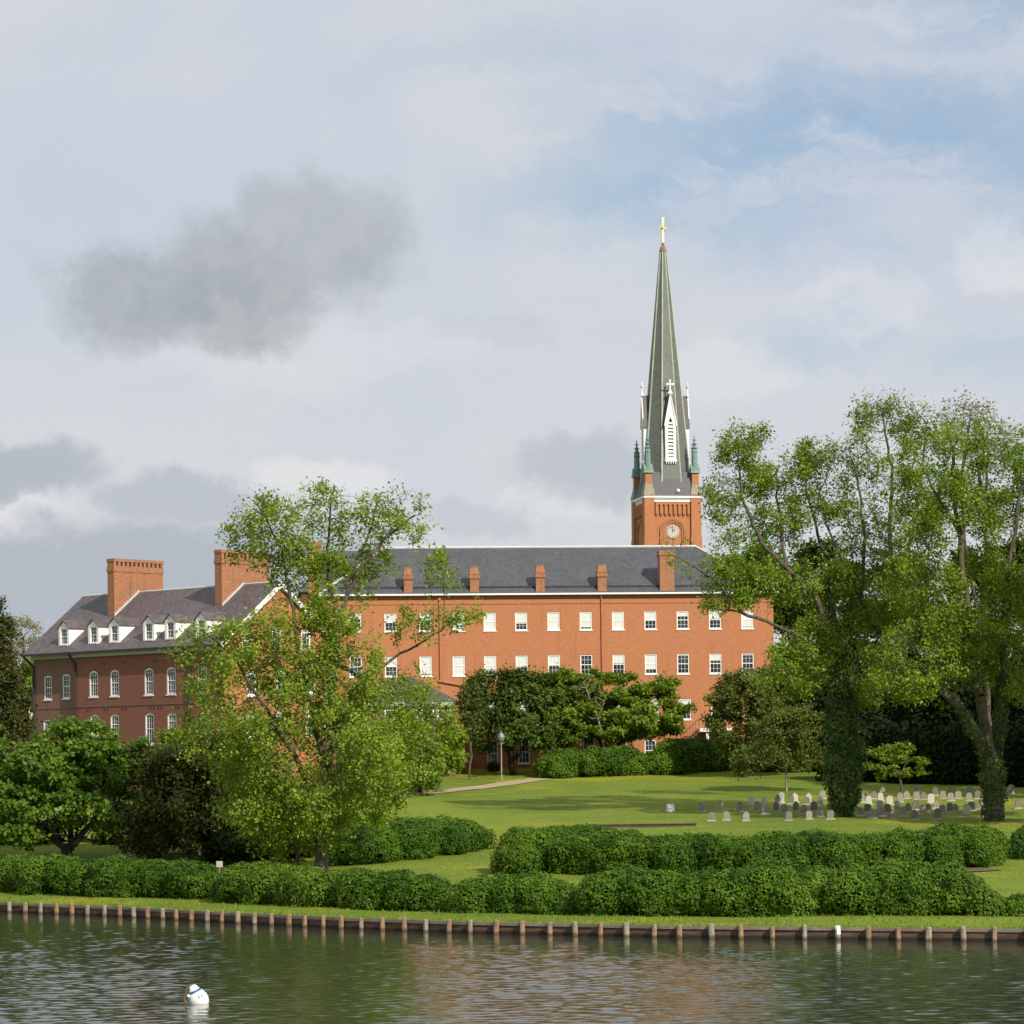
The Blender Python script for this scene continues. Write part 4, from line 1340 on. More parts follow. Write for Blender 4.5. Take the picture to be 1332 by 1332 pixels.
def plant_all():
    # ---- hedges: lower row along the bank, upper row, and by the long building
    def back(line, d): return [(x, y + d) for x, y in line]
    G1 = 'clipped shrubs along the water bank'
    hedge('hedge', 'dark lower hedge on the left bank below the spreading green tree', back(foot([(-40, 1160), (60, 1163), (150, 1167), (276, 1171)]), 1.2), 2.0, 2.6, group=G1)
    hedge('hedge', 'lower bank hedge in front of the tall sparse tree, right of the small white sign', back(foot([(297, 1173), (420, 1181), (500, 1184), (585, 1186)]), 1.3), 1.85, 2.6, group=G1)
    hedge('hedge', 'short lower bank hedge below the grassy opening between the upper hedges', back(foot([(598, 1188), (680, 1189), (742, 1190)]), 1.2), 1.85, 2.5, group=G1)
    hedge('hedge', 'long lower bank hedge on the right below the gravestones', back(foot([(770, 1191), (900, 1193), (1050, 1193), (1180, 1193), (1290, 1193)]), 1.3), 2.15, 2.6, group=G1)
    hedge('hedge', 'small lower shrub at the right edge of the bank', back(foot([(1322, 1192), (1360, 1192)]), 1.0), 1.3, 2.2, group=G1)
    G2 = 'upper hedges at the foot of the lawn'
    def lineD(pts): return [(at(u, 1100, D).x, D) for u, D in pts]
    hedge('hedge', 'upper hedge right of the sparse tree trunk, left of the grassy opening', lineD([(440, 181), (500, 183), (560, 186), (610, 190)]), 2.2, 4.0, group=G2)
    hedge('hedge', 'long upper hedge on the right between the gravestones and the lower hedge', lineD([(650, 172), (720, 174), (830, 170), (950, 169), (1080, 168), (1200, 167.5), (1285, 173)]), 2.15, 4.2, group=G2)
    hedge('hedge', 'back part of the upper hedge at its left end beside the lawn', lineD([(672, 183), (740, 184), (800, 184)]), 1.7, 3.0, group=G2)
    hedge('hedge', 'upper hedge at the right edge beyond the big forked trunk', lineD([(1322, 177), (1375, 177)]), 2.5, 3.6, group=G2)
    G3 = 'clipped hedges below the long building'
    hedge('hedge', 'clipped hedge right of the lamp post in front of the spreading maple', back(foot([(706, 1014), (760, 1013), (838, 1010)]), 2.2), 2.6, 4.0, dens=110, lsize=.18, group=G3)
    hedge('hedge', 'clipped hedge left of the porch at the top of the lawn', back(foot([(852, 1010), (910, 1006), (990, 1000)]), 2.2), 2.9, 4.0, dens=110, lsize=.18, group=G3)
    hedge('shrub', 'low sprawling grey green shrub right of the porch hedge', back(foot([(985, 1005), (1050, 1006)]), 2), 2.3, 4.0, dens=45, lsize=.24, leaf='olive', cat='shrub')
    hedge('shrub', 'small dark clipped bush against the long building beside the lamp post', foot([(638, 1003), (646, 1003)]), 1.2, 1.5, dens=60, lsize=.16, leaf='dark', cat='shrub', lobe=.6)
    hedge('shrub', 'small yellow bush left of the orange brick corner', foot([(597, 1006), (602, 1006)]), .95, 1.2, dens=60, lsize=.16, leaf='spring', cat='shrub', lobe=.5)
    # ---- the tall sparse tree in front of the gable
    D = 168.0
    b = base_at(416, 1128, D)
    lim = [limb(D, p) for p in (
        [(418, 1080), (424, 1000), (430, 930), (436, 860), (441, 812), (452, 772), (472, 735), (500, 700), (540, 670)],
        [(424, 1000), (402, 910, -1), (387, 835, -1.5), (376, 765, -1.5), (362, 705, -1), (340, 665, -1)],
        [(441, 812), (430, 770, .5), (424, 720, 1), (430, 662, 1), (436, 632, 1)],
        [(452, 772), (476, 705, 1), (492, 650, 1.5)], [(362, 705, -1), (385, 660, 0)],
        [(436, 860), (472, 885, 1.5), (520, 850, 2), (575, 820, 2)],
        [(418, 1060), (382, 980, -2), (335, 905, -3), (300, 850, -3), (268, 825, -3)],
        [(418, 1060), (468, 990, 2), (522, 940, 3), (560, 915, 3)], [(402, 1090, 1), (385, 1050, 1.5), (350, 1000, 2)], [(424, 1000), (425, 940, -3), (415, 880, -4)])]
    pts = crown(D, [(348, 690, 50, 46, -1, 1.5), (312, 700, 24, 30, -1, .4), (430, 664, 42, 42, 1, 1.5), (510, 672, 52, 40, 1, 1.2), (545, 668, 22, 20, 1, .25), (390, 735, 66, 44, 0, 1.1), (470, 740, 45, 40, 1, .6),
                    (400, 800, 90, 40, -1, .8), (345, 850, 70, 55, -2, 1), (430, 870, 80, 60, -1, .8), (280, 860, 44, 56, -3, .5), (330, 940, 85, 80, -2, .9), (285, 950, 50, 60, -2, .8), (450, 950, 95, 75, 0, 1.0), (535, 940, 55, 60, 3, 1.1),
                    (360, 1040, 75, 55, 0, 1.2), (330, 1020, 60, 60, -1, 1), (470, 1030, 65, 50, 1, 1.1), (420, 1040, 60, 50, -2, .9), (555, 815, 50, 30, 2, .55), (575, 755, 34, 34, 2, .45), (610, 800, 22, 14, 2, .15), (420, 1082, 70, 24, -1, .6), (430, 990, 95, 80, -3, .7), (245, 840, 24, 24, -3, .25)], 3000)
    tree('deciduous_tree', 'tall sparse yellow green tree with slanting limbs in front of the gabled house', b, lim, pts, 'spring', 'brown', 76000, .20, .33, .52, .55, .85, .22, bare=.14, tipr=.010,
         lr={0: (.42, .05), 1: (.2, .05), 2: (.14, .04), 3: (.12, .04), 5: (.14, .04), 6: (.18, .04), 7: (.16, .04)})
    # suckers and shade-coloured evergreen at its foot
    def simple(name, label, u, v, D, ells, n, leaf, bk, nl, ls, rb, step=.6, kill=.7, stems=None, cat='tree', **kw):
        b_ = base_at(u, v, D)
        lm = [limb(D, s) for s in (stems or [[(u, v - 30)]])]
        return tree(name, label, b_, lm, crown(D, ells, n), leaf, bk, nl, ls, rb, step, kill, cat=cat, **kw)
    simple('small_tree', 'multi stemmed shrubby tree among the base of the sparse tree', 392, 1125, 170, [(370, 1075, 50, 38, 1), (400, 1085, 30, 30), (330, 1060, 38, 30, 2)], 200, 'spring', 'brown', 6500, .24, .10,
           stems=[[(385, 1100), (370, 1060)], [(392, 1100), (398, 1060)], [(375, 1100, 1), (350, 1060, 1)]])
    simple('evergreen_shrub', 'evergreen shrub with shade painted into its leaves left of the sparse tree trunk', 340, 1118, 183, [(330, 1095, 60, 30, 0), (380, 1095, 45, 32, 3), (290, 1095, 30, 30, 2)], 300, 'deep', 'dark', 12000, .26, .1, cat='shrub')
    simple('dense_tree', 'dense mid green tree behind the sparse tree trunk on its right', 470, 1095, 192, [(470, 1035, 40, 45, 0), (450, 1065, 35, 35, 2)], 260, 'mid', 'dark', 9000, .26, .15, cat='tree')
    # ---- left bank trees
    D = 186.0
    simple('spreading_tree', 'broad bright green layered tree at the left with low forked trunk', 90, 1113, D,
           [(90, 985, 75, 28, 0), (50, 1010, 70, 30, -2), (140, 1010, 50, 40, 0), (20, 1045, 60, 40, -2), (-40, 1040, 60, 60, 0), (90, 1045, 60, 25, -3), (100, 955, 55, 16, 1),
            (165, 985, 25, 30, 0), (20, 1085, 45, 22, -3), (-10, 985, 45, 35, 0), (125, 1075, 45, 14, -2), (90, 1020, 80, 40, 3)], 1100, 'mid', 'dark', 34000, .30, .30, .6, .65,
           stems=[[(86, 1104), (62, 1082, -1), (20, 1050, -1)], [(95, 1100), (122, 1068, 0), (140, 1010, 0)], [(92, 1090), (88, 1040, 2), (90, 980, 2)]], lr={0: (.24, .06), 1: (.26, .06), 2: (.2, .06)}, flat=.45, spread=.26)
    simple('dark_tree', 'dark bronze many stemmed tree between the spreading tree and the sparse tree', 245, 1118, 184,
           [(225, 1060, 60, 40, 0), (215, 1015, 50, 35, 1), (280, 1065, 45, 40, 1), (190, 1085, 40, 30, 2), (250, 1090, 60, 25, 4)], 600, 'brown', 'dark', 18000, .25, .15,
           stems=[[(225, 1060), (210, 1010)], [(250, 1070), (262, 1010)], [(240, 1080), (240, 1020)], [(262, 1080), (285, 1030)]])
    simple('olive_tree', 'olive green shrubby tree above the dark bronze tree, below the house wall', 262, 1100, 184.5,
           [(255, 1000, 58, 26, 0), (290, 980, 42, 24, 1), (222, 992, 32, 20, 2), (305, 1010, 40, 25, 0), (200, 1010, 20, 16, 0)], 520, 'olive', 'brown', 18000, .26, .09, stems=[[(250, 1075), (240, 1040), (255, 1000)], [(270, 1070), (285, 1040), (290, 990)]])
    simple('small_tree', 'small bright green tree against the dark brick wall of the house', 235, 1040, 236, [(233, 968, 26, 16, 0), (245, 980, 22, 14, 0), (220, 985, 20, 14)], 160, 'maple', 'brown', 4500, .28, .14, flat=.3)
    simple('evergreen_shrub', 'evergreen mass with shade painted into its leaves under the left bank trees', 150, 1115, 197, [(60, 1085, 60, 28, 0), (170, 1080, 60, 36, 0), (250, 1060, 60, 50, 3), (330, 1060, 60, 50, 3), (-20, 1085, 50, 30)], 500, 'deep', 'dark', 20000, .32, .15, step=.8, kill=.9, cat='shrub')
    # ---- far left
    simple('conifer', 'dark olive conifer at the left edge beside the house', -2, 1010, 238, [(0, 930, 40, 40, 0), (0, 880, 34, 40), (-2, 835, 22, 35), (-4, 800, 10, 22), (15, 960, 34, 30)], 500, 'conifer', 'dark', 16000, .30, .3,
           stems=[[(-2, 900), (-4, 790)]], up=-.05)
    simple('pale_tree', 'pale just budding tree far behind the left end of the house', 35, 960, 335, [(32, 835, 30, 36, 0), (20, 860, 26, 30), (48, 850, 16, 25)], 320, 'pale', 'grey', 3600, .26, .25, .8, .9, stems=[[(34, 880), (30, 830)]])
    simple('dense_tree', 'bright green tree behind the conifer and left of the house', 38, 980, 292, [(35, 900, 28, 36, 0), (20, 930, 30, 30), (45, 940, 24, 26)], 300, 'maple', 'brown', 7000, .36, .25, .8, .9)
    # ---- trees before the long building
    simple('dense_tree', 'leafy mid green tree right of the sparse tree with dark trunk on the lawn', 546, 1032, 256,
           [(560, 978, 36, 30, 0), (515, 975, 42, 36, -2), (588, 962, 16, 28, 2), (530, 1005, 55, 22, -3), (480, 1000, 40, 40, -3), (585, 985, 18, 22)], 600, 'elm', 'dark', 16000, .34, .22, .75, .8,
           stems=[[(545, 1015), (530, 980)], [(549, 1015), (565, 960)]])
    simple('yew_tree', 'dark spreading yew with twisted trunk before the brick building', 668, 1004, 281,
           [(655, 925, 45, 34, 0), (700, 925, 42, 34, 0), (630, 900, 26, 22, 1), (625, 945, 22, 24, 0), (690, 955, 50, 18, -2), (650, 965, 34, 12, -1), (700, 895, 34, 20, 1), (725, 930, 30, 34, 1), (660, 890, 30, 16, 1)], 900, 'yew', 'dark', 30000, .34, .26, .7, .75,
           stems=[[(664, 988), (650, 960), (645, 930)], [(670, 988), (684, 962), (690, 930)], [(668, 985), (668, 950)]])
    simple('bronze_tree', 'small brownish young tree left of the dark yew', 612, 1004, 276, [(610, 915, 18, 24, 0), (614, 945, 16, 18, 0)], 140, 'brown', 'brown', 2200, .30, .1, .6, .7)
    simple('maple_tree', 'spreading layered maple with bare pale limbs before the long building', 788, 1004, 283,
           [(745, 886, 38, 14, 0), (790, 884, 30, 11, 2), (722, 908, 34, 13, -1), (740, 934, 50, 14, -2), (815, 908, 36, 13, 0), (848, 903, 32, 13, 1), (870, 922, 28, 13, 0), (830, 935, 52, 15, -2), (775, 915, 34, 14, 2),
            (790, 955, 66, 13, -1), (730, 958, 44, 12, 0), (855, 950, 42, 10, 0), (868, 890, 20, 9, 1), (712, 890, 22, 12, 1), (780, 935, 40, 14, 3)], 1100, 'maple', 'dark', 46000, .34, .24, .65, .7, flat=.45,
           stems=[[(785, 980), (772, 945, 1), (740, 920, 2)], [(790, 985), (812, 960), (850, 930)], [(788, 985), (790, 940, 3), (780, 890, 3)]], spread=.25)
    simple('bare_tree', 'pale leafless limbs of a small tree seen through the maple', 790, 1002, 280.0, [(762, 898, 16, 16, 0), (778, 910, 14, 20, 0), (750, 925, 16, 12, 0)], 46, 'maple', 'pale', 0, .3, .09, .55, .6,
           stems=[[(782, 950), (774, 925), (762, 895)], [(770, 935), (745, 920)], [(778, 935), (788, 905)]], tipr=.022)
    # ---- right of the long building
    simple('olive_tree', 'olive green bushy tree right of the porch', 968, 1000, 274, [(965, 905, 36, 34, 0), (943, 930, 24, 34, 0), (990, 935, 40, 36, 0), (1005, 895, 28, 28, 2), (965, 965, 34, 20, 0), (1020, 960, 30, 26, 1)], 800, 'olive', 'dark', 26000, .30, .2, .65, .7)
    simple('slender_tree', 'slender grey stemmed small tree behind the first gravestones', 1023, 1030, 252, [(1020, 965, 38, 24, 0), (1042, 945, 28, 24), (995, 985, 40, 15), (1048, 988, 34, 14), (1008, 940, 24, 16), (975, 998, 24, 8)], 420, 'olive', 'pale', 12000, .26, .11, .6, .7,
           stems=[[(1022, 1000), (1026, 975), (1022, 940)]], flat=.2)
    # ---- the ivy-clad tree
    D = 214.0
    b = base_at(1096, 1068, D)
    TR = [(1096, 1068), (1097, 1000), (1095, 930), (1089, 850), (1081, 790)]
    lim = [limb(D, p) for p in (TR[1:],
        [(1089, 850), (1062, 778, -1), (1022, 738, -2), (990, 705, -2), (968, 655, -2), (960, 600, -2)],
        [(1092, 880), (1052, 832, -2), (1005, 812, -3), (965, 797, -3), (925, 790, -3)],
        [(1081, 790), (1072, 720, 1), (1055, 660, 1), (1042, 610, 1)], [(1022, 738, -2), (1015, 680, 0), (1010, 610, 0)],
        [(965, 797, -3), (930, 755, -3), (905, 738, -3), (872, 722, -3)], [(1095, 930), (1050, 885, -3), (1010, 872, -3), (985, 880, -3)])]
    pts = crown(D, [(962, 588, 36, 26, -2, 1), (945, 640, 30, 34, -2, .7), (1000, 625, 40, 34, 0, 1), (1042, 620, 34, 40, 1, .8), (955, 690, 30, 26, -2, .7), (1010, 680, 44, 30, 0, .7),
                    (935, 745, 30, 26, -3, 1), (975, 760, 45, 28, -2, 1.1), (1030, 760, 42, 30, -1, .9), (895, 738, 22, 12, -3, .5), (866, 716, 24, 16, -3, .5), (940, 790, 26, 14, -3, .9),
                    (1065, 840, 36, 40, -1, .9), (1040, 870, 40, 40, -2, .7), (1100, 780, 40, 40, 1, .7), (1000, 880, 26, 12, -3, .5), (1120, 880, 30, 50, 1, .8)], 2300)
    rt, Np, par, rr = tree('ivy_clad_tree', 'leaning tree with a thick ivy clad trunk in front of the gravestones', b, lim, pts, 'elm', 'brown', 42000, .215, .34, .56, .6, .95, .25, bare=.30, tipr=.011, lr={0: (.5, .3), 1: (.30, .05), 2: (.20, .05), 3: (.2, .05), 4: (.12, .04), 5: (.1, .03), 6: (.12, .04)})
    def ivy(root, b0, poly, D, rad, n, leaf='ivy'):
        P = np.array([at(p[0], p[1], D + (p[2] if len(p) > 2 else 0)) for p in poly]); RR = np.array(rad)
        sl = np.linalg.norm(np.diff(P, axis=0), axis=1); cu = np.concatenate([[0], np.cumsum(sl)])
        s = RNG.uniform(0, cu[-1], n)
        c = np.stack([np.interp(s, cu, P[:, k]) for k in range(3)], 1)
        r_ = np.interp(s, cu, RR)
        th = RNG.uniform(0, 2 * math.pi, n)
        nz = np.array([mnoise.noise(Vector((math.cos(t) * 1.2, math.sin(t) * 1.2, q * .9))) for t, q in zip(th, s)])
        r_ = r_ * (1 + .35 * nz) * RNG.uniform(.7, 1.08, n)
        nr = np.stack([np.cos(th), np.sin(th), np.full(n, .25)], 1)
        pos = c + np.stack([np.cos(th) * r_, np.sin(th) * r_, RNG.normal(0, .1, n)], 1)
        v, q = leaves(pos - b0, nr, .22, .75, .5)
        tint = np.clip(.4 + .5 * nz + RNG.normal(0, .2, n), 0, 1)
        mesh_np('ivy', v, q, LEAF[leaf], root, {'tint': tint, 'odd': RNG.uniform(0, .95, n)})
    ivy(rt, b, TR[:4], D, [.8, 1.45, 1.15, .45], 8500)
    # ---- tall middle tree behind the gravestones
    D = 232.0
    D = 214.0
    b = base_at(1296, 1058, D)
    lim = [limb(D, p) for p in ([(1293, 1000), (1272, 955), (1246, 915), (1215, 888), (1168, 858), (1138, 814), (1122, 782), (1096, 730), (1074, 680), (1066, 640)],
        [(1168, 858), (1163, 780, 1), (1157, 700, 1), (1160, 620, 1), (1150, 550, 1)], [(1163, 780, 1), (1190, 690, 2), (1200, 610, 2), (1205, 550, 2)], [(1122, 782), (1125, 700, -1), (1115, 620, -1)])]
    pts = crown(D, [(1150, 545, 44, 32, 1, 1.1), (1110, 600, 40, 36, -1, 1), (1195, 560, 40, 34, 2, 1), (1160, 620, 48, 34, 1, .8), (1090, 660, 36, 34, 0, .5), (1130, 700, 44, 36, 0, .5), (1195, 650, 44, 44, 2, .8),
                    (1180, 740, 50, 36, 1, .8), (1110, 760, 40, 30, 0, .6), (1075, 610, 26, 34, 0, .4), (1150, 660, 40, 40, 1, .7), (1100, 720, 40, 34, 0, .5), (1150, 800, 44, 30, 0, .7)], 2200)
    tree('tall_tree', 'tall thin leaved tree with a limb slanting left over the gravestones', b, lim, pts, 'elm', 'brown', 26000, .215, .30, .56, .6, .95, .25, bare=.34, tipr=.011, lr={0: (.28, .06), 1: (.16, .04)})
    # ---- the big forked tree
    D = 206.0
    b = base_at(1293, 1075, D)
    lim = [limb(D, p) for p in ([(1292, 1040), (1290, 990)],
        [(1290, 990), (1270, 958, -1), (1247, 920, -1.5), (1226, 900, -2), (1205, 880, -2)],
        [(1290, 990), (1278, 930), (1268, 880), (1260, 800), (1251, 742), (1248, 690), (1238, 640), (1240, 580)],
        [(1292, 985, 1), (1302, 930, 1), (1304, 880, 1), (1307, 800, 1), (1314, 720, 1), (1328, 640, 1)],
        [(1260, 800), (1228, 757, -1), (1205, 735, -1)], [(1248, 690), (1216, 640, -1), (1195, 600, -1)], [(1248, 690), (1272, 640, 1), (1284, 565, 1)], [(1307, 800, 1), (1335, 760, 2), (1350, 700, 2)])]
    pts = crown(D, [(1255, 590, 40, 44, 0, .8), (1300, 600, 38, 50, 1, .7), (1345, 600, 36, 60, 2, .8), (1240, 650, 46, 34, -1, 1), (1215, 690, 40, 36, -1, 1), (1300, 680, 44, 40, 1, .7), (1200, 760, 50, 40, -1, 1.1),
                    (1250, 830, 50, 40, -2, 1), (1195, 840, 50, 40, -2, 1), (1200, 890, 44, 26, -2, 1.2), (1240, 875, 40, 30, -2, 1), (1320, 790, 40, 60, 1, 1), (1330, 880, 34, 40, 1, .8), (1160, 880, 30, 24, -2, .7), (1350, 740, 40, 60, 2, .8), (1290, 740, 40, 44, 2, .7), (1280, 640, 44, 40, 2, .7), (1215, 810, 50, 40, 0, .8), (1225, 910, 30, 14, -2, .6), (1290, 860, 40, 40, 2, .8)], 2500)
    rt, *_ = tree('forked_tree', 'big forked tree with ivy speckled trunk at the right', b, lim, pts, 'elm', 'brown', 50000, .22, .42, .56, .6, .95, .27, bare=.30, tipr=.011, lr={0: (.66, .6), 1: (.40, .2), 2: (.40, .10), 3: (.38, .10), 4: (.18, .05), 5: (.16, .04), 6: (.16, .04)})
    ivy(rt, b, [(1293, 1065), (1291, 1010), (1290, 985)], D, [.75, .95, .8], 1300)
    ivy(rt, b, [(1293, 985, 1), (1302, 930, 1), (1304, 880, 1)], D, [.62, .55, .45], 1000)
    ivy(rt, b, [(1288, 990), (1268, 955, -1), (1247, 920, -1.5)], D, [.6, .5, .3], 700)
    D = 222.0
    b = base_at(1290, 1055, D)
    lim = [limb(D, p) for p in ([(1289, 960), (1280, 850), (1282, 700), (1285, 560)], [(1280, 850), (1258, 720), (1250, 620), (1262, 545)])]
    pts = crown(D, [(1265, 545, 34, 26, 0, 1), (1240, 570, 30, 26), (1290, 580, 26, 34)], 420)
    tree('bare_tree', 'nearly leafless tree whose grey twigs top the right hand trees', b, lim, pts, 'pale', 'brown', 2500, .22, .18, .6, .6, .9, .3, tipr=.014)
    simple('layered_tree', 'small yellow green layered tree among the gravestones', 1172, 1032, 240, [(1165, 982, 34, 7, 0), (1185, 990, 24, 5, 1), (1150, 1000, 24, 6, -1), (1180, 1006, 26, 5, 0), (1162, 973, 18, 4, 0)], 240, 'maple', 'brown', 4200, .26, .10, .5, .55,
           stems=[[(1171, 1015), (1160, 990)], [(1172, 1010), (1182, 985)]], flat=.7, spread=.16)
    # ---- dense trees behind, right
    GB = 'dense trees behind the graveyard'
    for k, (u, v, D, ells, leaf, nl, lab) in enumerate([
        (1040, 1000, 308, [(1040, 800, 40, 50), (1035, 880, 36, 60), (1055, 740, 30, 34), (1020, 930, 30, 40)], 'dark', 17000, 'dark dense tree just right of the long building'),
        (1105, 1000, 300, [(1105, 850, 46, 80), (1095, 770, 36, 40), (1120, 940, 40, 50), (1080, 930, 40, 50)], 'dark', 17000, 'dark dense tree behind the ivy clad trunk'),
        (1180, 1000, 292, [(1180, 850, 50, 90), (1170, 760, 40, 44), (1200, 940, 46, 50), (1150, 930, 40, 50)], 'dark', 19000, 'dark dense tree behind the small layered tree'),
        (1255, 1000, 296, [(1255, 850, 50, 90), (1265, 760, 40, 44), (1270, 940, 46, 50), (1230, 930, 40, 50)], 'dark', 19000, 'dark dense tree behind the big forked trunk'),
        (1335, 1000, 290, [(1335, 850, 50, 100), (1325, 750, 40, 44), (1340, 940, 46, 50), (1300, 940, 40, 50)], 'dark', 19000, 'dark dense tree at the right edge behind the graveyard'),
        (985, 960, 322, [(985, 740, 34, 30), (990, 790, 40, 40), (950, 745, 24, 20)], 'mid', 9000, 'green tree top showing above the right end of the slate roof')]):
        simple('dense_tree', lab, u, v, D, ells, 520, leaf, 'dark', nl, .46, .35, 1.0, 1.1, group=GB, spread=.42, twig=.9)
    hedge('evergreen_thicket', 'evergreen thicket with shade painted into its leaves behind the gravestones', [(at(u, 1000, D).x, D) for u, D in ((1075, 268), (1150, 266), (1230, 262), (1310, 258), (1400, 250))], 5.2, 5.0, 22, .42, 1.7, 'deep', cat='shrub')  # dark mass standing in for shadow under the trees, shade in its leaf colour
    hedge('evergreen_thicket', 'tall evergreen screen with shade painted into its leaves behind the thicket', [(at(u, 1000, D).x, D) for u, D in ((1040, 282), (1150, 279), (1250, 275), (1400, 266))], 9.5, 4.5, 16, .5, 2.0, 'deep', cat='shrub')
    # trees standing just outside the right of the picture, whose shade falls on the graves
    for u, D, top, leaf, lab in ((1480, 196, 560, 'elm', 'leafy tree just beyond the right edge nearest the bank'), (1560, 226, 540, 'elm', 'leafy tree beyond the right edge level with the gravestones'), (1440, 240, 620, 'dark', 'dense tree beyond the right edge behind the gravestones')):
        simple('shade_tree', lab, u, 1050, D, [(u, top + 90, 90, 80, 0), (u - 40, top + 180, 70, 70, 0), (u + 40, top + 190, 80, 70, 2), (u - 10, top + 270, 80, 60, -2), (u - 60, top + 260, 50, 60)], 420, leaf, 'brown', 12000, .5, .5, 1.1, 1.2, spread=.5)
plant_all()

def tufts():
    n = 9000
    x = RNG.uniform(-31, 26, n)
    y = np.interp(x, BKX, BKY) + .12 + np.abs(RNG.normal(0, .35, n)) + (RNG.uniform(0, 1, n) < .35) * RNG.uniform(0, 9, n)
    z = np.array([gz(a, c) for a, c in zip(x, y)])
    hgt = RNG.uniform(.05, .16, n) * (1 + .8 * np.array([mnoise.noise(Vector((a * .5, 3, 1))) for a in x]))
    c = np.stack([x, y, z], 1)
    th = RNG.uniform(0, 6.28, n)
    s_ = np.stack([np.cos(th), np.sin(th), np.zeros(n)], 1) * .03
    tip = c + np.stack([RNG.normal(0, .04, n), RNG.normal(0, .04, n), hgt], 1)
    v = np.stack([c - s_, c + s_, tip + s_ * .3, tip - s_ * .3], 1).reshape(-1, 3)
    o = mesh_np('grass_tufts', v, np.arange(n * 4).reshape(-1, 4), LEAF['maple'], None, {'tint': RNG.uniform(.4, 1, n), 'odd': RNG.uniform(0, 1, n)})
    tag(o, 'longer grass growing along the edge of the bulkhead', 'grass', kind='stuff')
tufts()

# ------------------------------------------------------------------ gravestones
def ordinal(k):
    w_ = ['first', 'second', 'third', 'fourth', 'fifth', 'sixth', 'seventh', 'eighth', 'ninth', 'tenth', 'eleventh', 'twelfth', 'thirteenth', 'fourteenth', 'fifteenth',
          'sixteenth', 'seventeenth', 'eighteenth', 'nineteenth', 'twentieth', 'twenty-first', 'twenty-second', 'twenty-third', 'twenty-fourth', 'twenty-fifth']
    return w_[k]
def stone_parts(root, w_, h_, style, m):
    n = 10
    if style == 0:     # round topped
        poly = [(-w_ / 2, 0), (w_ / 2, 0)] + [(w_ / 2 * math.cos(math.pi * k / n), h_ - w_ * .5 + w_ * .5 * math.sin(math.pi * k / n)) for k in range(n + 1)]
    elif style == 1:   # shouldered
        a = w_ * .32
        poly = [(-w_ / 2, 0), (w_ / 2, 0), (w_ / 2, h_ - a - .04), (a, h_ - a)] + [(a * math.cos(math.pi * k / n), h_ - a + a * math.sin(math.pi * k / n)) for k in range(n + 1)] + [(-a, h_ - a), (-w_ / 2, h_ - a - .04)]
    else:              # low segment top
        poly = [(-w_ / 2, 0), (w_ / 2, 0)] + [(w_ / 2 - w_ * k / n, h_ - .10 + .10 * math.sin(math.pi * k / n)) for k in range(n + 1)]
    b = MB(); b.prism(poly, -.06, .06)
    st = b.build('headstone', m, root)
    bv = st.modifiers.new('bevel', 'BEVEL'); bv.width = .012; bv.segments = 1; bv.limit_method = 'ANGLE'
    b = MB(); b.frus(-w_ / 2 - .10, w_ / 2 + .10, -.17, .17, -.12, -w_ / 2 - .08, w_ / 2 + .08, -.15, .15, .075)
    b.build('plinth', M['plinth'], root)
def graves():
    G = [(78,172,210),(139,170,207),(217,170,210),(388,170,210),(470,168,205),(515,153,195),(555,165,205),(677,155,190),(724,160,198),(762,152,190),(810,163,203),(846,150,190),(893,163,205),(985,158,203),(1100,140,183),
         (40,133,172),(115,132,170),(192,132,170),(263,130,170),(295,145,182),(215,143,175),(337,133,170),(371,143,182),(417,130,170),(449,143,180),(490,130,170),(515,110,148),
         (240,110,148),(290,110,142),(343,105,140),(359,94,138),(398,105,142),(414,97,135),(468,97,135),(461,112,145),(525,85,120),
         (692,97,135),(710,107,145),(706,140,175),(729,88,122),(757,95,130),(754,125,165),(794,107,145),(784,140,178),(764,72,105),(825,128,165),(835,95,135),(861,88,122),(868,137,175),(900,90,125),(899,125,165),
         (903,65,95),(929,92,125),(925,145,180),(958,100,140),(947,138,175),(977,72,108),(980,128,160),(1007,87,122),(1004,143,180),(1035,70,105),(1038,95,130),(1034,135,172),(1068,88,122),(1057,140,170),
         (1115,68,100),(1112,95,130),(1145,86,122),(1122,132,170),(1140,132,165),(1258,78,115),(1281,62,100),(1309,120,160),(1165,130,165)]
    white = {(359, 94), (240, 110), (414, 97), (794, 107), (754, 125), (1100, 140), (468, 97), (757, 95), (958, 100), (899, 90), (710, 107), (290, 110)}
    rows = {}
    for x, t, b_ in G:
        side = 'left' if x < 600 else 'right'
        row = 'front' if b_ >= 183 else 'second' if b_ >= 160 else 'third' if b_ >= 128 else 'back'
        rows.setdefault((side, row), []).append((x, t, b_))
    for (side, row), L_ in rows.items():
        L_.sort()
        for k, (x, t, b_) in enumerate(L_):
            p = hit(900 + x / 3.083, 1000 + b_ / 3.083)
            hh = max(.5, min(1.15, (b_ - t) / 3.083 * p.y / F))
            wh = (x, t) in white
            rs = random.Random(x * 7 + t)
            c = 'pale' if wh else rs.choice(['grey', 'dark', 'grey'])
            sty = rs.choice([0, 0, 1, 2])
            root = empty('gravestone', (p.x, p.y, p.z), R(rs.uniform(-9, 9)))
            root.rotation_euler = (R(rs.uniform(-2.5, 2.5)), R(rs.uniform(-2.5, 2.5)), R(rs.uniform(-9, 9)))
            where = 'left of the ivy trunk' if side == 'left' else 'right of the ivy trunk'
            lab = '%s gravestone, %s from left in %s row %s' % ({'pale': 'pale', 'grey': 'weathered grey', 'dark': 'dark'}[c], ordinal(k), row, where)
            tag(root, lab, 'gravestone', 'gravestones on the shaded lawn')
            stone_parts(root, rs.uniform(.42, .50), hh, sty, M['grave_white' if wh else 'grave_' + c])
graves()

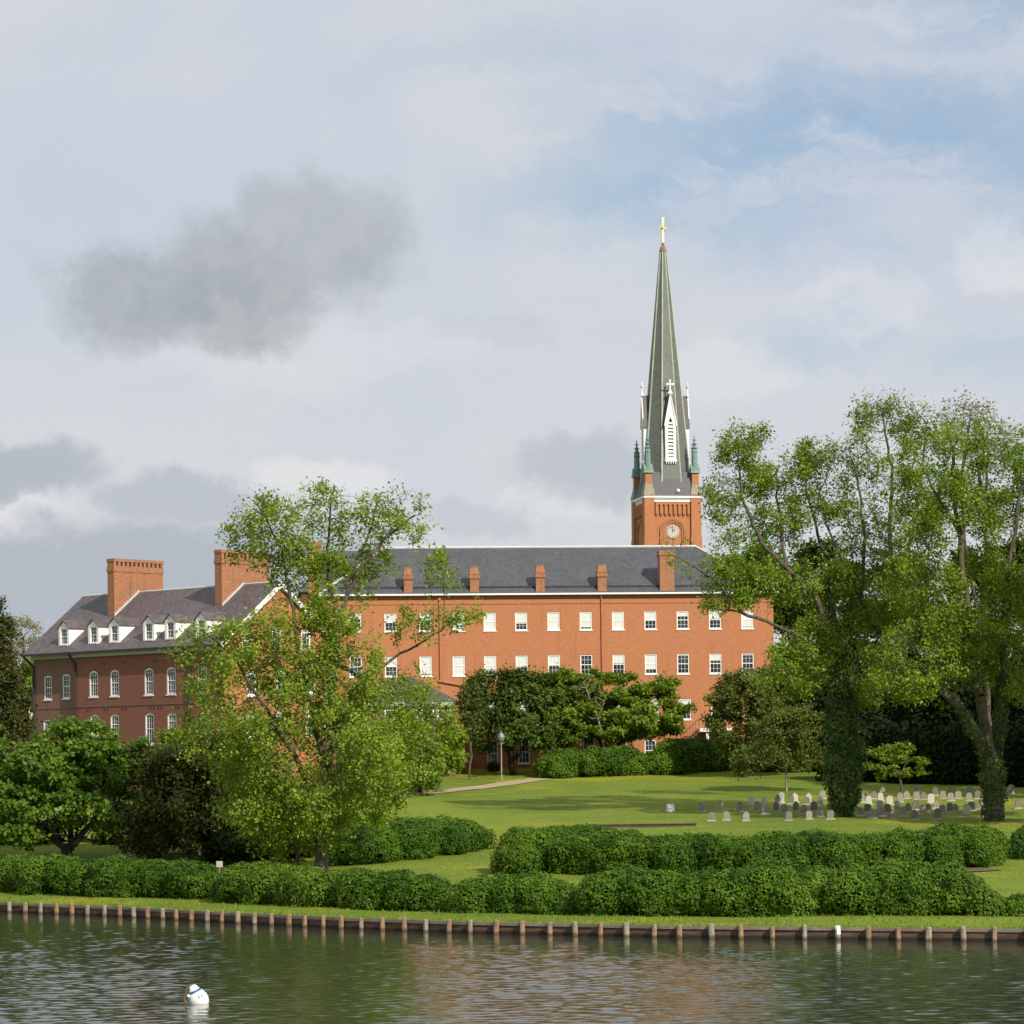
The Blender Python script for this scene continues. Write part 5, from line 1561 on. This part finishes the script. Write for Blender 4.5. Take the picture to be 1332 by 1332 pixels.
# ------------------------------------------------------------------ small things
def small_things():
    # lamp post
    p = hit(652.5, 1014)
    root = empty('lamp_post', tuple(p)); tag(root, 'white lamp post with round lantern on the lawn before the yew', 'lamp post')
    h = 48 * p.y / F
    b = MB(); b.lathe([(.11, 0), (.11, .25), (.065, .32), (.055, h - .2), (.10, h - .15), (.10, h)], 10)
    b.build('post', M['grave_grey'], root)
    b = MB(); b.lathe([(.12, h + .003), (.30, h + .25), (.34, h + .5), (.20, h + .78), (.06, h + .85)], 12)
    b.build('lantern', M['lamp'], root, smooth=True)
    b = MB(); b.lathe([(.36, h + .50), (.22, h + .80), (.05, h + .95), (.02, h + 1.08)], 12); b.build('lantern_cap', M['lamp'], root)
    # small white sign near the left shrubs
    q = at(285.5, 1124, 166.5); g = gz(q.x, q.y)
    root = empty('sign', (q.x, q.y, g), R(-4)); tag(root, 'small white sign on a post above the lower hedge', 'sign')
    zc = q.z - g
    b = MB(); b.box(-.17, .17, -.02, .02, zc - .16, zc + .16); bo = b.build('sign_board', M['grave_white'], root)
    b = MB()
    for k in range(3): b.box(-.12, .12 - .03 * k, -.024, -.0201, zc + .06 - k * .07, zc + .085 - k * .07)
    b.build('lettering', M['grey_trim'], bo)
    b = MB(); b.box(-.03, .03, .022, .07, -.1, zc + .12); b.build('post', M['pile'], root)
    # white stone marker on the open lawn
    p = hit(872, 1056)
    root = empty('stone_marker', tuple(p), R(12)); tag(root, 'white stone block standing alone on the open lawn', 'stone marker')
    b = MB(); b.frus(-.27, .27, -.2, .2, -.1, -.24, .24, -.17, .17, .46); b.frus(-.24, .24, -.17, .17, .463, -.15, .15, -.1, .1, .56); b.build('block', M['white'], root)
    b = MB(); b.box(-.33, .33, -.26, .26, -.14, .05); b.build('footing', M['plinth'], root)
    # low brick terrace wall at the foot of the lawn
    a, c = hit(772, 1077), hit(905, 1074)
    root = empty('terrace_wall', tuple(a), math.atan2(c.y - a.y, c.x - a.x)); tag(root, 'low brown brick terrace wall behind the upper hedge', 'wall')
    L_ = (c - a).length
    b = MB(); b.box(0, L_, -.15, .15, -1.2, .16); b.build('brickwork', M['terrace'], root)
    b = MB(); b.box(-.05, L_ + .05, -.2, .2, .163, .22); b.build('coping', M['terrace'], root)
    # distant white house glimpsed at far left
    q = at(39, 912, 300.0)
    root = empty('white_house', (q.x, q.y, gz(q.x, q.y)), R(20)); tag(root, 'white house glimpsed between the conifer and the brick house', 'house')
    hh = at(39, 884, 300).z - gz(q.x, q.y)
    b = MB(); b.box(-.9, 2.6, 0, 6, -1, hh); b.build('wall', M['white'], root)
    b = MB(); b.add([(-1.2, -.3, hh + .003), (2.9, -.3, hh + .003), (2.9, 6.3, hh + .003), (-1.2, 6.3, hh + .003), (.85, -.3, hh + 1.5), (.85, 6.3, hh + 1.5)], [(0, 1, 4), (1, 2, 5, 4), (2, 3, 5), (3, 0, 4, 5), (0, 3, 2, 1)])
    b.build('roof', M['slate'], root)
    # mooring buoy
    q = at(258, 1305, 96.5)
    root = empty('mooring_buoy', (q.x, q.y, 0)); tag(root, 'white teardrop mooring buoy with a blue band floating on the water', 'buoy')
    T = Matrix.Translation((.02, 0, .10)) @ Matrix.Rotation(R(-24), 4, 'Y') @ Matrix.Rotation(R(6), 4, 'X')
    prof = [(.02, -.30), (.17, -.27), (.27, -.18), (.315, -.04), (.31, .08), (.265, .21), (.20, .32), (.15, .41), (.125, .47), (.11, .505), (.05, .52)]
    zz = np.array([p_[1] for p_ in prof]); rz = np.array([p_[0] for p_ in prof])
    rad = lambda z: float(np.interp(z, zz, rz))
    b = MB(); b.lathe([(rad(z), z) for z in np.linspace(-.30, .52, 30)], 28, T=T)
    body = b.build('float', M['buoy'], root, smooth=True)
    b = MB(); b.lathe([(rad(z) + .006, z) for z in np.linspace(.285, .355, 5)], 28, T=T); b.build('blue_band', M['buoy_blue'], root, smooth=True)
    b = MB()
    def stroke(pts):
        out = []
        for x, z in pts:
            th = -math.pi / 2 + x / .28
            r_ = rad(z) + .004
            out.append((r_ * math.cos(th), r_ * math.sin(th), z))
        for i in range(len(out) - 1): b.tube(out[i], out[i + 1], .011, None, 5, T=T)
    def digit(ch, x0, z0, w_=.075, h_=.12):
        S = {'4': [[(.7, 0), (.7, 1), (0, .35), (1, .35)]], '6': [[(.9, .95), (.4, .85), (.05, .4), (.1, .1), (.5, 0), (.9, .15), (.9, .4), (.5, .52), (.1, .38)]]}
        for s in S[ch]: stroke([(x0 + a * w_, z0 + c * h_) for a, c in s])
    digit('4', .04, .075); digit('6', .14, .075)
    b.build('number', M['buoy_blue'], body)
    b = MB()
    top = T @ Vector((0, 0, .52))
    pts = [top + Vector((0, 0, .02)), top + Vector((-.10, -.04, .0)), top + Vector((-.16, -.05, -.14)), top + Vector((-.20, -.06, -.30)), top + Vector((-.25, -.05, -.44)), top + Vector((-.18, -.08, -.54)), top + Vector((-.10, -.06, -.42)), top + Vector((-.12, -.05, -.25))]
    for i in range(len(pts) - 1):
        m_ = 3
        for k in range(m_):
            a_ = pts[i].lerp(pts[i + 1], k / m_); c_ = pts[i].lerp(pts[i + 1], (k + .9) / m_)
            b.tube(a_, c_, .024 if k % 2 else .036, .03, 6)
    b.build('chain', M['chain'], root)
    b = MB(); c_ = top + Vector((-.10, -.10, -.33)); b.lathe([(.01, -.055), (.045, -.035), (.055, 0), (.045, .035), (.01, .055)], 12, tuple(c_)); b.build('pickup_float', M['buoy'], root, smooth=True)
small_things()
